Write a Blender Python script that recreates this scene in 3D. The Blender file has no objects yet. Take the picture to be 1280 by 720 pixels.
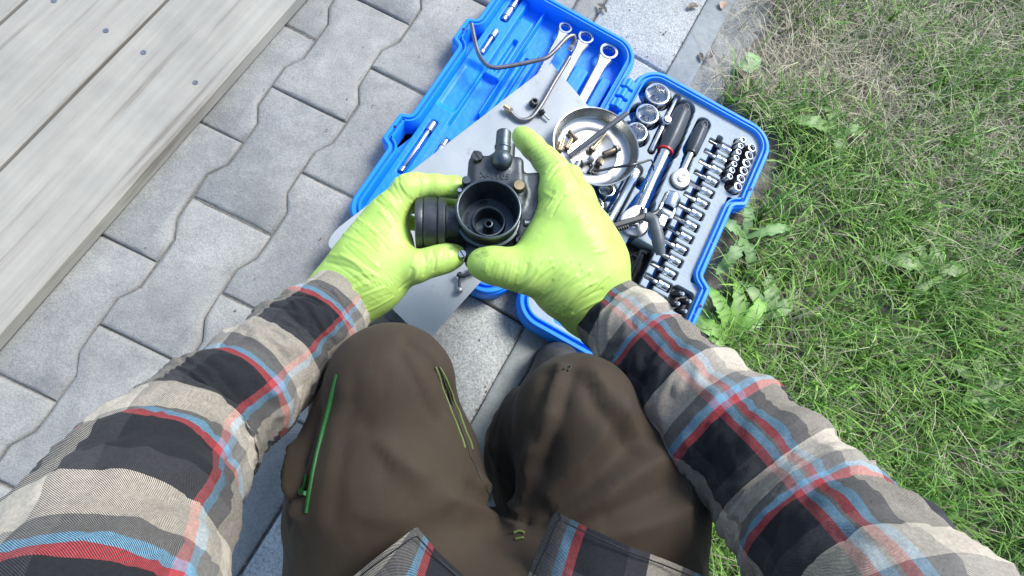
import bpy, math, random
import numpy as np
from mathutils import Matrix, Vector
PI = math.pi
rad = math.radians
rng = np.random.default_rng(7)
random.seed(7)
scene = bpy.context.scene
COL = scene.collection

# ------------------------------------------------------------------ camera
CAM_H, F_PX, TX, TY = 0.75, 680.0, 0.14, 0.27          # height, focal length in px of a 720 px high frame, lean of the view
_f = np.array([TX, TY, -1.0]); _f /= np.linalg.norm(_f)
_r = np.cross(_f, [0, 1, 0]); _r /= np.linalg.norm(_r)
_u = np.cross(_r, _f)
cam_d = bpy.data.cameras.new('camera'); cam = bpy.data.objects.new('camera', cam_d); COL.objects.link(cam)
cam.matrix_world = Matrix(((_r[0], _u[0], -_f[0], 0), (_r[1], _u[1], -_f[1], 0), (_r[2], _u[2], -_f[2], CAM_H), (0, 0, 0, 1)))
cam_d.sensor_fit = 'VERTICAL'; cam_d.sensor_height = 24.0; cam_d.lens = 24.0 * F_PX / 720.0
cam_d.clip_start = 0.01; cam_d.clip_end = 200
scene.camera = cam

# ------------------------------------------------------------------ light
SUN_EL, SUN_AZ = 48.0, 34.0        # azimuth measured from +X towards +Y: light comes from the upper right of the picture
w = bpy.data.worlds.new('World'); scene.world = w; w.use_nodes = True
nt = w.node_tree; bg = nt.nodes['Background']
sky = nt.nodes.new('ShaderNodeTexSky'); sky.sky_type = 'NISHITA'; sky.sun_disc = False
sky.sun_elevation = rad(SUN_EL); sky.sun_rotation = rad(90 - SUN_AZ); sky.dust_density = 1.2; sky.air_density = 1.1; sky.ozone_density = 1.0
nt.links.new(sky.outputs[0], bg.inputs[0]); bg.inputs[1].default_value = 0.135
sd = bpy.data.lights.new('sun', 'SUN'); sun = bpy.data.objects.new('sun', sd); COL.objects.link(sun)
sd.energy = 2.1; sd.angle = rad(22); sd.color = (1.0, 0.985, 0.955)
sv = Vector((math.cos(rad(SUN_EL)) * math.cos(rad(SUN_AZ)), math.cos(rad(SUN_EL)) * math.sin(rad(SUN_AZ)), math.sin(rad(SUN_EL))))
sun.rotation_euler = sv.to_track_quat('Z', 'Y').to_euler(); sun.location = (2, 2, 3)
scene.view_settings.view_transform = 'Standard'; scene.view_settings.look = 'None'
scene.view_settings.exposure = 1.08; scene.view_settings.gamma = 1.0; scene.view_settings.use_curve_mapping = False
scene.render.engine = 'CYCLES'; scene.cycles.use_denoising = True; scene.cycles.max_bounces = 8

# ------------------------------------------------------------------ helpers
def at(x, y, z=0.0):
    d = _f * F_PX + _r * (x - 640) + _u * (360 - y)
    return np.array([0, 0, CAM_H]) + d * ((CAM_H - z) / -d[2])

def tag(o, label=None, cat=None, group=None, kind=None):
    if label: o['label'] = label
    if cat: o['category'] = cat
    if group: o['group'] = group
    if kind: o['kind'] = kind
    return o

MW = {}
def thing(name, label, cat, M=None, group=None):
    o = bpy.data.objects.new(name, None); COL.objects.link(o); o.empty_display_size = 0.02
    M = M if M is not None else Matrix()
    o.matrix_basis = M; MW[o.name] = M
    return tag(o, label, cat, group)

def mk(name, verts, faces, mat, parent=None, smooth=True, uv=None, world=False, M=None, cols=None, sharp=None, mesh=None):
    """one mesh object; verts local to parent unless world=True"""
    if mesh is None:
        mesh = bpy.data.meshes.new(name)
        V = np.asarray(verts, dtype=np.float64)
        mesh.from_pydata(V.tolist() if len(V) < 60000 else list(map(tuple, V)), [], faces if isinstance(faces, list) else faces.tolist())
        if smooth:
            mesh.polygons.foreach_set('use_smooth', [True] * len(mesh.polygons))
        if sharp is not None:
            try: mesh.set_sharp_from_angle(angle=rad(sharp))
            except Exception: pass
        if uv is not None:
            l = mesh.uv_layers.new(name='UVMap')
            li = np.zeros(len(mesh.loops), dtype=np.int32); mesh.loops.foreach_get('vertex_index', li)
            l.data.foreach_set('uv', np.asarray(uv, dtype=np.float32)[li].ravel())
        if cols is not None:
            a = mesh.color_attributes.new('Col', 'FLOAT_COLOR', 'POINT')
            c = np.ones((len(V), 4), dtype=np.float32); c[:, :3] = cols
            a.data.foreach_set('color', c.ravel())
        if mat is not None: mesh.materials.append(mat)
    o = bpy.data.objects.new(name, mesh); COL.objects.link(o)
    if parent is not None:
        o.parent = parent
        if world: o.matrix_parent_inverse = MW.get(parent.name, Matrix()).inverted()
    if M is not None: o.matrix_basis = M
    return o

class MB:
    def __init__(s): s.v = []; s.f = []
    def add(s, V, F, M=None):
        b = len(s.v)
        for p in V:
            p = Vector(p)
            if M is not None: p = M @ p
            s.v.append(tuple(p))
        s.f += [tuple(i + b for i in f) for f in F]; return s
    def box(s, a, b, M=None, bev=0.0):
        x0, y0, z0 = a; x1, y1, z1 = b
        if bev <= 0:
            V = [(x0,y0,z0),(x1,y0,z0),(x1,y1,z0),(x0,y1,z0),(x0,y0,z1),(x1,y0,z1),(x1,y1,z1),(x0,y1,z1)]
            return s.add(V, [(3,2,1,0),(4,5,6,7),(0,1,5,4),(1,2,6,5),(2,3,7,6),(3,0,4,7)], M)
        e = bev
        rings = [((x0+e,y0+e,x1-e,y1-e), z0), ((x0,y0,x1,y1), z0+e), ((x0,y0,x1,y1), z1-e), ((x0+e,y0+e,x1-e,y1-e), z1)]
        V = []
        for (a0,b0,a1,b1), z in rings: V += [(a0,b0,z),(a1,b0,z),(a1,b1,z),(a0,b1,z)]
        F = [(3,2,1,0),(12,13,14,15)]
        for k in range(3):
            for i in range(4):
                j = (i+1) % 4; F.append((k*4+i, k*4+j, k*4+4+j, k*4+4+i))
        return s.add(V, F, M)
    def lathe(s, prof, n=24, M=None, cap=(True, True), sides=None):
        """profile (r,z) list; sides: callable(angle, i)->radius factor"""
        V = []; F = []
        for i, (r, z) in enumerate(prof):
            for k in range(n):
                a = 2 * PI * k / n; q = r * (sides(a, i) if sides else 1.0)
                V.append((q * math.cos(a), q * math.sin(a), z))
        for i in range(len(prof) - 1):
            for k in range(n):
                j = (k + 1) % n; F.append((i*n+k, i*n+j, (i+1)*n+j, (i+1)*n+k))
        if cap[0]: F.append(tuple(reversed(range(n))))
        if cap[1]: F.append(tuple((len(prof)-1)*n + k for k in range(n)))
        return s.add(V, F, M)
    def tube(s, pts, r, n=12, cap=True, per=6):
        P, R = spline(pts, r, per); T, N, B = frames(P)
        V = []; F = []
        for i in range(len(P)):
            for k in range(n):
                a = 2 * PI * k / n; V.append(tuple(P[i] + R[i] * (math.cos(a) * N[i] + math.sin(a) * B[i])))
        for i in range(len(P) - 1):
            for k in range(n):
                j = (k + 1) % n; F.append((i*n+k, i*n+j, (i+1)*n+j, (i+1)*n+k))
        if cap: F += [tuple(reversed(range(n))), tuple((len(P)-1)*n + k for k in range(n))]
        return s.add(V, F)
    def build(s, name, mat, parent=None, smooth=True, sharp=35, **k):
        return mk(name, s.v, s.f, mat, parent, smooth, sharp=sharp if smooth else None, **k)

def spline(pts, r, per=6):
    P = np.array([np.asarray(p, float) for p in pts]); n = len(P)
    R = np.array(r, float) if hasattr(r, '__len__') else np.full(n, float(r))
    if n == 2 and per == 1: return P, R
    Q = np.vstack([2*P[0]-P[1], P, 2*P[-1]-P[-2]]); out = []; rr = []
    for i in range(n - 1):
        p0, p1, p2, p3 = Q[i], Q[i+1], Q[i+2], Q[i+3]
        for k in range(per):
            t = k / per
            out.append(0.5*((2*p1)+(-p0+p2)*t+(2*p0-5*p1+4*p2-p3)*t*t+(-p0+3*p1-3*p2+p3)*t**3)); rr.append(R[i]*(1-t)+R[i+1]*t)
    out.append(P[-1]); rr.append(R[-1])
    return np.array(out), np.array(rr)

def frames(P):
    T = np.gradient(P, axis=0); T /= np.linalg.norm(T, axis=1)[:, None] + 1e-12
    up = np.array([0, 0, 1.0]) if abs(T[0][2]) < 0.9 else np.array([0, 1.0, 0])
    N = np.zeros_like(P); B = np.zeros_like(P); n = up - T[0] * (up @ T[0]); n /= np.linalg.norm(n)
    for i in range(len(P)):
        n = n - T[i] * (n @ T[i]); n /= np.linalg.norm(n); N[i] = n; B[i] = np.cross(T[i], n)
    return T, N, B

def basis(z, loc=(0, 0, 0), x=None):
    """matrix whose Z axis points along z"""
    z = Vector(z).normalized()
    xx = Vector(x) if x is not None else (Vector((1, 0, 0)) if abs(z.x) < 0.9 else Vector((0, 1, 0)))
    y = z.cross(xx).normalized(); xx = y.cross(z)
    return Matrix(((xx.x, y.x, z.x, loc[0]), (xx.y, y.y, z.y, loc[1]), (xx.z, y.z, z.z, loc[2]), (0, 0, 0, 1)))

T_ = Matrix.Translation
def RZ(a): return Matrix.Rotation(a, 4, 'Z')
def RX(a): return Matrix.Rotation(a, 4, 'X')
def RY(a): return Matrix.Rotation(a, 4, 'Y')

# value noise in numpy, for folds and lumps
_perm = np.random.default_rng(3).random((64, 64, 64)).astype(np.float32)
def noise3(P, s=1.0):
    Q = np.asarray(P) * s + 100.0
    I = np.floor(Q).astype(int); Fq = Q - I; Fq = Fq * Fq * (3 - 2 * Fq); I &= 63; J = (I + 1) & 63
    x, y, z = Fq[..., 0], Fq[..., 1], Fq[..., 2]
    def g(a, b, c): return _perm[a[..., 0], b[..., 1], c[..., 2]]
    return ((g(I,I,I)*(1-x)+g(J,I,I)*x)*(1-y)+(g(I,J,I)*(1-x)+g(J,J,I)*x)*y)*(1-z)+((g(I,I,J)*(1-x)+g(J,I,J)*x)*(1-y)+(g(I,J,J)*(1-x)+g(J,J,J)*x)*y)*z - 0.5

def surface_nets(v, o, h):
    s = v < 0; sh = np.array(v.shape) - 1
    cnt = np.zeros(sh, np.int32); acc = np.zeros(tuple(sh) + (3,), np.float64)
    C = [(i, j, k) for i in (0, 1) for j in (0, 1) for k in (0, 1)]
    sl = lambda c: tuple(slice(c[a], c[a] + sh[a]) for a in range(3))
    for a in range(8):
        for b in range(a + 1, 8):
            d = [abs(C[a][q] - C[b][q]) for q in range(3)]
            if sum(d) != 1: continue
            sa, sb = s[sl(C[a])], s[sl(C[b])]; m = sa != sb
            if not m.any(): continue
            va, vb = v[sl(C[a])][m], v[sl(C[b])][m]; t = va / (va - vb); ax = d.index(1)
            p = np.tile(np.array(C[a], float), (len(t), 1)); p[:, ax] += t
            acc[m] += p; cnt[m] += 1
    act = cnt > 0; idx = -np.ones(sh, np.int64); n = int(act.sum()); idx[act] = np.arange(n)
    P = acc[act] / cnt[act][:, None] + np.argwhere(act); P = P * h + o
    Fs = []
    for ax in range(3):
        b, c = (ax + 1) % 3, (ax + 2) % 3
        lo = [slice(None)] * 3; hi = [slice(None)] * 3; lo[ax] = slice(0, -1); hi[ax] = slice(1, None)
        m = s[tuple(lo)] != s[tuple(hi)]; E = np.argwhere(m)
        E = E[(E[:, b] > 0) & (E[:, c] > 0) & (E[:, b] < sh[b]) & (E[:, c] < sh[c])]
        if not len(E): continue
        ins = s[tuple(E.T)]
        q = []
        for db, dc in ((-1, -1), (0, -1), (0, 0), (-1, 0)):
            e = E.copy(); e[:, b] += db; e[:, c] += dc; q.append(idx[tuple(e.T)])
        q = np.stack(q, 1); q[~ins] = q[~ins][:, ::-1]; Fs.append(q)
    F = np.vstack(Fs); return P, F

def relax(P, F, it=2, lam=0.5):
    E = np.vstack([F[:, [0, 1]], F[:, [1, 2]], F[:, [2, 3]], F[:, [3, 0]]]); E = np.vstack([E, E[:, ::-1]])
    deg = np.bincount(E[:, 0], minlength=len(P))[:, None]
    for _ in range(it):
        S = np.stack([np.bincount(E[:, 0], weights=P[E[:, 1], k], minlength=len(P)) for k in range(3)], 1)
        P = P + lam * (S / np.maximum(deg, 1) - P)
    return P

def vnormals(P, F):
    n = np.cross(P[F[:, 2]] - P[F[:, 0]], P[F[:, 3]] - P[F[:, 1]]); N = np.zeros_like(P)
    for k in range(4):
        for c in range(3): N[:, c] += np.bincount(F[:, k], weights=n[:, c], minlength=len(P))
    return N / (np.linalg.norm(N, axis=1)[:, None] + 1e-12)

def sdf_mesh(prims, h, k=0.006, pad=0.012, it=2, extra=None):
    """prims: (a, b, ra, rb[, k]) round cones, smooth-unioned; returns verts, quads"""
    pts = np.array([p[0] for p in prims] + [p[1] for p in prims]); rm = max(max(p[2], p[3]) for p in prims)
    lo = pts.min(0) - rm - pad; hi = pts.max(0) + rm + pad
    n = np.ceil((hi - lo) / h).astype(int) + 1
    ax = [lo[i] + h * np.arange(n[i]) for i in range(3)]
    D = np.full(tuple(n), 0.05, np.float32)
    for p in prims:
        a = np.asarray(p[0], np.float32); b = np.asarray(p[1], np.float32); kk = p[4] if len(p) > 4 else k
        m = max(p[2], p[3]) + kk + 4 * h
        i0 = np.maximum(np.floor((np.minimum(a, b) - m - lo) / h).astype(int), 0); i1 = np.minimum(np.ceil((np.maximum(a, b) + m - lo) / h).astype(int) + 1, n)
        S = tuple(slice(i0[q], i1[q]) for q in range(3)); g = np.stack(np.meshgrid(*[ax[q][S[q]] for q in range(3)], indexing='ij'), -1).astype(np.float32)
        ab = b - a; L = float(ab @ ab) + 1e-12
        q = g - a; t = np.clip((q @ ab) / L, 0, 1); q -= t[..., None] * ab
        d = np.sqrt(np.einsum('...i,...i', q, q)) - (p[2] + t * (p[3] - p[2])); D0 = D[S]
        hh = np.clip(0.5 + 0.5 * (D0 - d) / kk, 0, 1); D[S] = D0 * (1 - hh) + d * hh - kk * hh * (1 - hh)
    G = np.stack(np.meshgrid(*ax, indexing='ij'), -1).astype(np.float32) if extra is not None else None
    if extra is not None: D = extra(G, D)
    P, F = surface_nets(D.astype(np.float64), lo, h)
    return relax(P, F, it), F

def seg_dist(P, pts):
    D = np.full(len(P), 1e9)
    for a, b in zip(pts[:-1], pts[1:]):
        a = np.asarray(a); b = np.asarray(b); ab = b - a; t = np.clip(((P - a) @ ab) / (ab @ ab + 1e-12), 0, 1)
        D = np.minimum(D, np.linalg.norm(P - a - t[:, None] * ab, axis=1))
    return D

# ------------------------------------------------------------------ materials
class NT:
    def __init__(s, name):
        s.m = bpy.data.materials.new(name); s.m.use_nodes = True; s.t = s.m.node_tree; s.b = s.t.nodes['Principled BSDF']
    def n(s, typ, **k):
        o = s.t.nodes.new('ShaderNode' + typ)
        for a, v in k.items():
            if a.startswith('i_'):
                key = a[2:]; key = int(key) if key.isdigit() else key.replace('_', ' ')
                if hasattr(v, 'is_linked') or hasattr(v, 'links'): s.t.links.new(v, o.inputs[key])
                else: o.inputs[key].default_value = v
            else: setattr(o, a, v)
        return o
    def link(s, a, b): s.t.links.new(a, b)
    def coord(s, kind='Object'): return s.n('TexCoord').outputs[kind]
    def noise(s, vec, scale, detail=4, rough=0.6): return s.n('TexNoise', i_Vector=vec, i_Scale=scale, i_Detail=detail, i_Roughness=rough).outputs['Fac']
    def ramp(s, fac, stops, interp='LINEAR'):
        r = s.n('ValToRGB', i_Fac=fac); r.color_ramp.interpolation = interp; e = r.color_ramp.elements
        while len(e) < len(stops): e.new(0.5)
        for q, (p, c) in zip(e, stops): q.position = p; q.color = (*c, 1) if len(c) == 3 else c
        return r.outputs[0]
    def math(s, op, a, b=None, c=None):
        o = s.n('Math', operation=op)
        for i, v in enumerate((a, b, c)):
            if v is None: continue
            if hasattr(v, 'links'): s.link(v, o.inputs[i])
            else: o.inputs[i].default_value = v
        return o.outputs[0]
    def mix(s, fac, a, b, mode='MIX'):
        o = s.n('Mix', data_type='RGBA', blend_type=mode)
        for i, v in ((0, fac), (6, a), (7, b)):
            if hasattr(v, 'links'): s.link(v, o.inputs[i])
            else: o.inputs[i].default_value = v if i == 0 else (*v, 1)
        return o.outputs[2]
    def bump(s, h, strength=0.3, dist=0.001, prev=None):
        o = s.n('Bump', i_Height=h, i_Strength=strength, i_Distance=dist)
        if prev is not None: s.link(prev, o.inputs['Normal'])
        return o.outputs[0]
    def done(s, color=None, rough=0.5, metal=0.0, normal=None, **k):
        b = s.b
        for key, v in dict({'Base Color': color, 'Roughness': rough, 'Metallic': metal, 'Normal': normal}, **{a.replace('_', ' '): v for a, v in k.items()}).items():
            if v is None: continue
            if hasattr(v, 'links'): s.link(v, b.inputs[key])
            else: b.inputs[key].default_value = (*v, 1) if isinstance(v, tuple) and len(v) == 3 and key in ('Base Color', 'Sheen Tint') else v
        return s.m

def m_plain(name, c, rough=0.5, metal=0.0, var=0.12, vs=60, bump=0.1, bs=400, bd=0.0004, **k):
    t = NT(name); co = t.coord()
    a = t.noise(co, vs); col = t.ramp(a, [(0.3, tuple(x * (1 - var) for x in c)), (0.7, tuple(min(1, x * (1 + var)) for x in c))])
    r = t.math('MULTIPLY_ADD', t.noise(co, vs * 2.3), 0.24, rough - 0.12)
    return t.done(col, r, metal, t.bump(t.noise(co, bs), bump, bd), **k)

def m_concrete(name, c, speck=0.35, scale=260, bd=0.0016, stain=0.2):
    t = NT(name); co = t.coord(); ob = t.n('ObjectInfo').outputs['Random']
    big = t.noise(co, 7, 5, 0.6); mid = t.noise(co, 45, 5, 0.7); fine = t.noise(co, scale, 3, 0.7)
    col = t.ramp(fine, [(0.28, tuple(x * (1 - speck) for x in c)), (0.5, c), (0.74, tuple(min(1, x * (1 + speck)) for x in c))])
    col = t.mix(1.0, col, t.ramp(mid, [(0.3, (0.84, 0.84, 0.84)), (0.7, (1.1, 1.09, 1.07))]), 'MULTIPLY')
    col = t.mix(1.0, col, t.ramp(big, [(0.3, (1 - stain,) * 3), (0.65, (1.06, 1.05, 1.03))]), 'MULTIPLY')
    tone = t.n('CombineColor', i_0=t.math('MULTIPLY_ADD', ob, 0.26, 0.87), i_1=t.math('MULTIPLY_ADD', ob, 0.24, 0.88), i_2=t.math('MULTIPLY_ADD', ob, 0.20, 0.90)).outputs[0]
    col = t.mix(1.0, col, tone, 'MULTIPLY')
    pits = t.n('TexVoronoi', i_Vector=co, i_Scale=scale * 0.55).outputs['Distance']
    pm = t.ramp(pits, [(0.0, (0.35,) * 3), (0.16, (1, 1, 1))]); sel = t.ramp(t.noise(co, 60, 3), [(0.54, (0, 0, 0)), (0.66, (1, 1, 1))])
    col = t.mix(t.math('MULTIPLY', sel, 0.8), col, t.mix(1.0, col, pm, 'MULTIPLY'))
    nb = t.bump(fine, 0.55, bd); nb = t.bump(mid, 0.5, bd * 1.6, nb)
    return t.done(col, 0.88, 0, nb)

M = {}
M['paver'] = m_concrete('paver_concrete', (0.310, 0.312, 0.298), 0.26, 420, 0.0014, 0.30)
M['slab'] = m_concrete('slab_concrete', (0.38, 0.40, 0.40), 0.48, 330, 0.0026, 0.16)
M['kerb'] = m_concrete('kerb_concrete', (0.30, 0.325, 0.325), 0.12, 300, 0.0006, 0.2)
def m_soil(name, c0, c1, scale=90):
    t = NT(name); co = t.coord(); a = t.noise(co, scale, 6, 0.7); b = t.noise(co, 9, 4)
    col = t.mix(b, t.ramp(a, [(0.3, c0), (0.7, c1)]), t.ramp(a, [(0.3, tuple(x * 1.5 for x in c0)), (0.7, tuple(x * 1.25 for x in c1))]))
    return t.done(col, 0.95, 0, t.bump(a, 0.9, 0.006))
M['soil'] = m_soil('dry_soil', (0.10, 0.085, 0.06), (0.30, 0.27, 0.21))
M['sand'] = m_soil('joint_sand', (0.10, 0.095, 0.08), (0.26, 0.25, 0.22), 300)
M['dust'] = m_soil('dusty_concrete_rubble', (0.22, 0.22, 0.20), (0.42, 0.42, 0.385), 200)
def m_wood():
    t = NT('weathered_wood'); co = t.coord()
    mp = t.n('Mapping', i_Vector=co, i_Scale=(90, 3.0, 40)).outputs[0]
    g = t.noise(mp, 1.0, 6, 0.6); s = t.noise(co, 12, 4)
    col = t.ramp(g, [(0.25, (0.17, 0.15, 0.12)), (0.42, (0.34, 0.32, 0.275)), (0.75, (0.40, 0.385, 0.335))])
    col = t.mix(1.0, col, t.ramp(s, [(0.3, (0.85, 0.85, 0.85)), (0.7, (1.08, 1.06, 1.04))]), 'MULTIPLY')
    return t.done(col, 0.75, 0, t.bump(g, 0.5, 0.0012))
M['wood'] = m_wood()
def m_plastic(name, c, rough=0.38):
    t = NT(name); co = t.coord()
    a = t.noise(co, 26, 5); sc = t.n('Mapping', i_Vector=co, i_Rotation=(0, 0, 0.6), i_Scale=(500, 14, 30)).outputs[0]; s = t.noise(sc, 1.0, 3)
    d = t.ramp(a, [(0.55, (0, 0, 0)), (0.8, (1, 1, 1))])
    col = t.mix(t.math('MULTIPLY', d, 0.06), c, (0.30, 0.34, 0.38))
    sk = t.math('MULTIPLY', t.ramp(s, [(0.66, (0, 0, 0)), (0.72, (1, 1, 1))]), t.ramp(a, [(0.5, (0, 0, 0)), (0.62, (1, 1, 1))])); col = t.mix(t.math('MULTIPLY', sk, 0.35), col, (0.35, 0.50, 0.80))
    r = t.math('MULTIPLY_ADD', a, 0.3, rough - 0.12); r = t.math('MULTIPLY_ADD', s, 0.10, r)
    return t.done(col, r, 0, t.bump(t.noise(co, 900, 2), 0.12, 0.0004))
M['blue'] = m_plastic('blue_moulded_plastic', (0.0, 0.235, 0.93), 0.45)
M['tray'] = m_plain('grey_tray_edge', (0.30, 0.36, 0.40), 0.6, 0, 0.10, 30, 0.25, 1400, 0.0005)
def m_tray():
    t = NT('grey_tray_shaded_pockets'); c = t.n('VertexColor', layer_name='Col').outputs[0]; co = t.coord()  # Col holds the grey top and the painted shade of the pockets
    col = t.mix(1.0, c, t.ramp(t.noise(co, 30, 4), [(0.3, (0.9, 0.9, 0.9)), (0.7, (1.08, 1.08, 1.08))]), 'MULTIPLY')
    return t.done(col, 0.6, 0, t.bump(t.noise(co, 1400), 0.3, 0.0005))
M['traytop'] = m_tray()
M['trayblack'] = m_plain('black_pocket_plastic', (0.018, 0.019, 0.022), 0.5, 0, 0.3)
def m_metal(name, c, rough, var=0.12, grime=0.0, gc=(0.10, 0.085, 0.06), bump=0.05, bs=500):
    t = NT(name); co = t.coord(); a = t.noise(co, 70, 5); b = t.noise(co, 260, 4)
    col = t.ramp(a, [(0.3, tuple(x * (1 - var) for x in c)), (0.7, c)])
    g = t.math('MULTIPLY', t.ramp(b, [(0.45, (0, 0, 0)), (0.68, (1, 1, 1))]), grime)
    col = t.mix(g, col, gc); r = t.math('MULTIPLY_ADD', a, 0.2, rough - 0.08); r = t.math('MULTIPLY_ADD', g, 0.35, r)
    return t.done(col, r, t.math('SUBTRACT', 1.0, t.math('MULTIPLY', g, 0.6)), t.bump(t.noise(co, bs), bump, 0.0004))
M['chrome'] = m_metal('satin_chrome', (0.70, 0.71, 0.73), 0.18, 0.06)
M['chrome2'] = m_metal('matt_chrome', (0.46, 0.47, 0.48), 0.38, 0.08)
M['steel'] = m_metal('dull_steel', (0.42, 0.42, 0.42), 0.40, 0.25, 0.35)
M['pipe'] = m_metal('grey_steel_pipe', (0.23, 0.225, 0.23), 0.36, 0.25, 0.3, (0.12, 0.10, 0.08))
M['darksteel'] = m_metal('dark_steel', (0.10, 0.105, 0.11), 0.38, 0.3, 0.3, (0.03, 0.03, 0.03))
M['pan'] = m_metal('stainless_steel', (0.47, 0.47, 0.45), 0.25, 0.05, 0.0, (0.3, 0.27, 0.2), 0.0)
M['brass'] = m_metal('aged_brass', (0.36, 0.29, 0.20), 0.36, 0.35, 0.55, (0.10, 0.08, 0.06))
M['brassbright'] = m_metal('bright_brass', (0.48, 0.385, 0.21), 0.33, 0.2, 0.2)
def m_plate():
    t = NT('grey_sheet_metal'); co = t.coord(); a = t.noise(co, 9, 5, 0.6); b = t.noise(co, 38, 5, 0.65); f = t.noise(co, 600, 2)
    col = t.ramp(a, [(0.3, (0.31, 0.34, 0.36)), (0.7, (0.39, 0.418, 0.433))])
    st = t.ramp(b, [(0.62, (0, 0, 0)), (0.72, (1, 1, 1))]); col = t.mix(t.math('MULTIPLY', st, 0.45), col, (0.13, 0.135, 0.14))
    for an, th_ in ((0.5, .70), (-0.9, .71), (1.4, .72)):
        m1 = t.n('Mapping', i_Vector=co, i_Rotation=(0, 0, an)).outputs[0]; m2 = t.n('Mapping', i_Vector=m1, i_Scale=(900, 16, 1)).outputs[0]
        sk = t.ramp(t.noise(m2, 1.0, 2), [(th_ - .03, (0, 0, 0)), (th_, (1, 1, 1))]); col = t.mix(t.math('MULTIPLY', sk, 0.4), col, (0.50, 0.52, 0.53))
    r = t.math('MULTIPLY_ADD', b, 0.25, 0.36)
    nb = t.bump(f, 0.12, 0.0003); nb = t.bump(b, 0.25, 0.0012, nb)
    return t.done(col, r, 0.15, nb)
M['plate'] = m_plate()
M['carb'] = m_metal('oiled_carburettor_casting', (0.100, 0.112, 0.118), 0.42, 0.35, 0.35, (0.03, 0.033, 0.033), 0.35, 900)
M['carb2'] = m_metal('grey_zinc_casting', (0.125, 0.152, 0.168), 0.38, 0.25, 0.30, (0.05, 0.055, 0.05), 0.3, 900)
M['black'] = m_plain('black_plastic', (0.012, 0.0125, 0.014), 0.38, 0, 0.3, 80, 0.1)
M['handle'] = m_plain('dark_grey_grip', (0.045, 0.055, 0.065), 0.42, 0, 0.2, 40, 0.2, 900)
M['greyhandle'] = m_plain('mid_grey_plastic', (0.10, 0.115, 0.125), 0.42, 0, 0.2, 40, 0.2, 900)
M['red'] = m_plain('red_plastic', (0.55, 0.02, 0.03), 0.4)
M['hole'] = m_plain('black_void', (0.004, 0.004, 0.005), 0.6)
M['skin'] = m_plain('skin', (0.50, 0.30, 0.22), 0.5, 0, 0.08, 40, 0.1, Subsurface_Weight=0.1)
M['hair'] = m_plain('brown_hair', (0.045, 0.03, 0.02), 0.5)
M['boot'] = m_plain('black_boot_leather', (0.028, 0.028, 0.028), 0.6, 0, 0.35, 60, 0.5, 300, 0.001)
M['greenzip'] = m_plain('green_zip', (0.006, 0.085, 0.011), 0.45, 0, 0.2, 300, 0.4, 1500)
M['limethread'] = m_plain('lime_thread', (0.12, 0.17, 0.04), 0.6)
M['oliveseam'] = m_plain('olive_seam', (0.026, 0.028, 0.014), 0.7)
def m_glove(name, a1, a2, tips):
    t = NT(name); co = t.coord(); a = t.noise(co, 22, 4)
    col = t.ramp(a, [(0.3, (0.39, 0.61, 0.105)), (0.7, (0.50, 0.71, 0.165))])
    wp = t.n('TexNoise', i_Vector=co, i_Scale=18.0, i_Detail=2.0).outputs['Color']
    wv = t.n('VectorMath', operation='MULTIPLY_ADD', i_0=wp, i_1=(.030, .030, .030), i_2=co).outputs[0]
    nb = None
    for ang, sc, amp, lo in ((a1, 1.0, .26, .55), (a2, 1.2, .22, .57), (a1 + .25, 1.8, .18, .55)):
        m1 = t.n('Mapping', i_Vector=wv, i_Rotation=(0, 0, -ang)).outputs[0]; m2 = t.n('Mapping', i_Vector=m1, i_Scale=(7 * sc, 140 * sc, 14 * sc)).outputs[0]
        n1 = t.noise(m2, 1.0, 2, 0.5); rd = t.math('SUBTRACT', 1.0, t.math('MULTIPLY', t.math('ABSOLUTE', t.math('SUBTRACT', n1, 0.5)), 7.0))
        rd = t.math('MAXIMUM', rd, 0.0); rd = t.math('POWER', rd, 1.6)
        msk = t.ramp(t.noise(co, 30 * sc, 2), [(lo, (0, 0, 0)), (lo + .16, (1, 1, 1))])
        nb = t.bump(t.math('MULTIPLY', rd, msk), amp, .0016, nb)
    sm = t.noise(co, 40, 3); dirt = t.ramp(t.noise(co, 55, 4), [(0.64, (0, 0, 0)), (0.82, (1, 1, 1))])
    col = t.mix(t.math('MULTIPLY', dirt, 0.30), col, (0.14, 0.22, 0.05))
    for tp_, rr in tips:
        ds = t.n('VectorMath', operation='DISTANCE', i_0=co, i_1=tuple(tp_)).outputs['Value']
        ds = t.math('ADD', t.math('DIVIDE', ds, rr), t.math('MULTIPLY', t.noise(co, 130, 4), 1.1))
        col = t.mix(t.math('MULTIPLY', t.ramp(ds, [(0.75, (1, 1, 1)), (1.0, (0, 0, 0))]), 0.6), col, (0.055, 0.09, 0.02))
    nb = t.bump(t.noise(co, 1600, 2), 0.10, 0.0003, nb)
    return t.done(col, t.math('MULTIPLY_ADD', sm, 0.2, 0.40), 0, nb, Subsurface_Weight=0.10, Subsurface_Scale=0.003)
M['gloveL'] = m_glove('lime_nitrile_glove', rad(-28), rad(-62), [(at(580, 240, .255), .020), (at(568, 312, .265), .016)])
M['gloveR'] = m_glove('lime_nitrile_glove_twisted', rad(48), rad(70), [(at(602, 318, .285), .018), (at(660, 200, .262), .014)])
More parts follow.
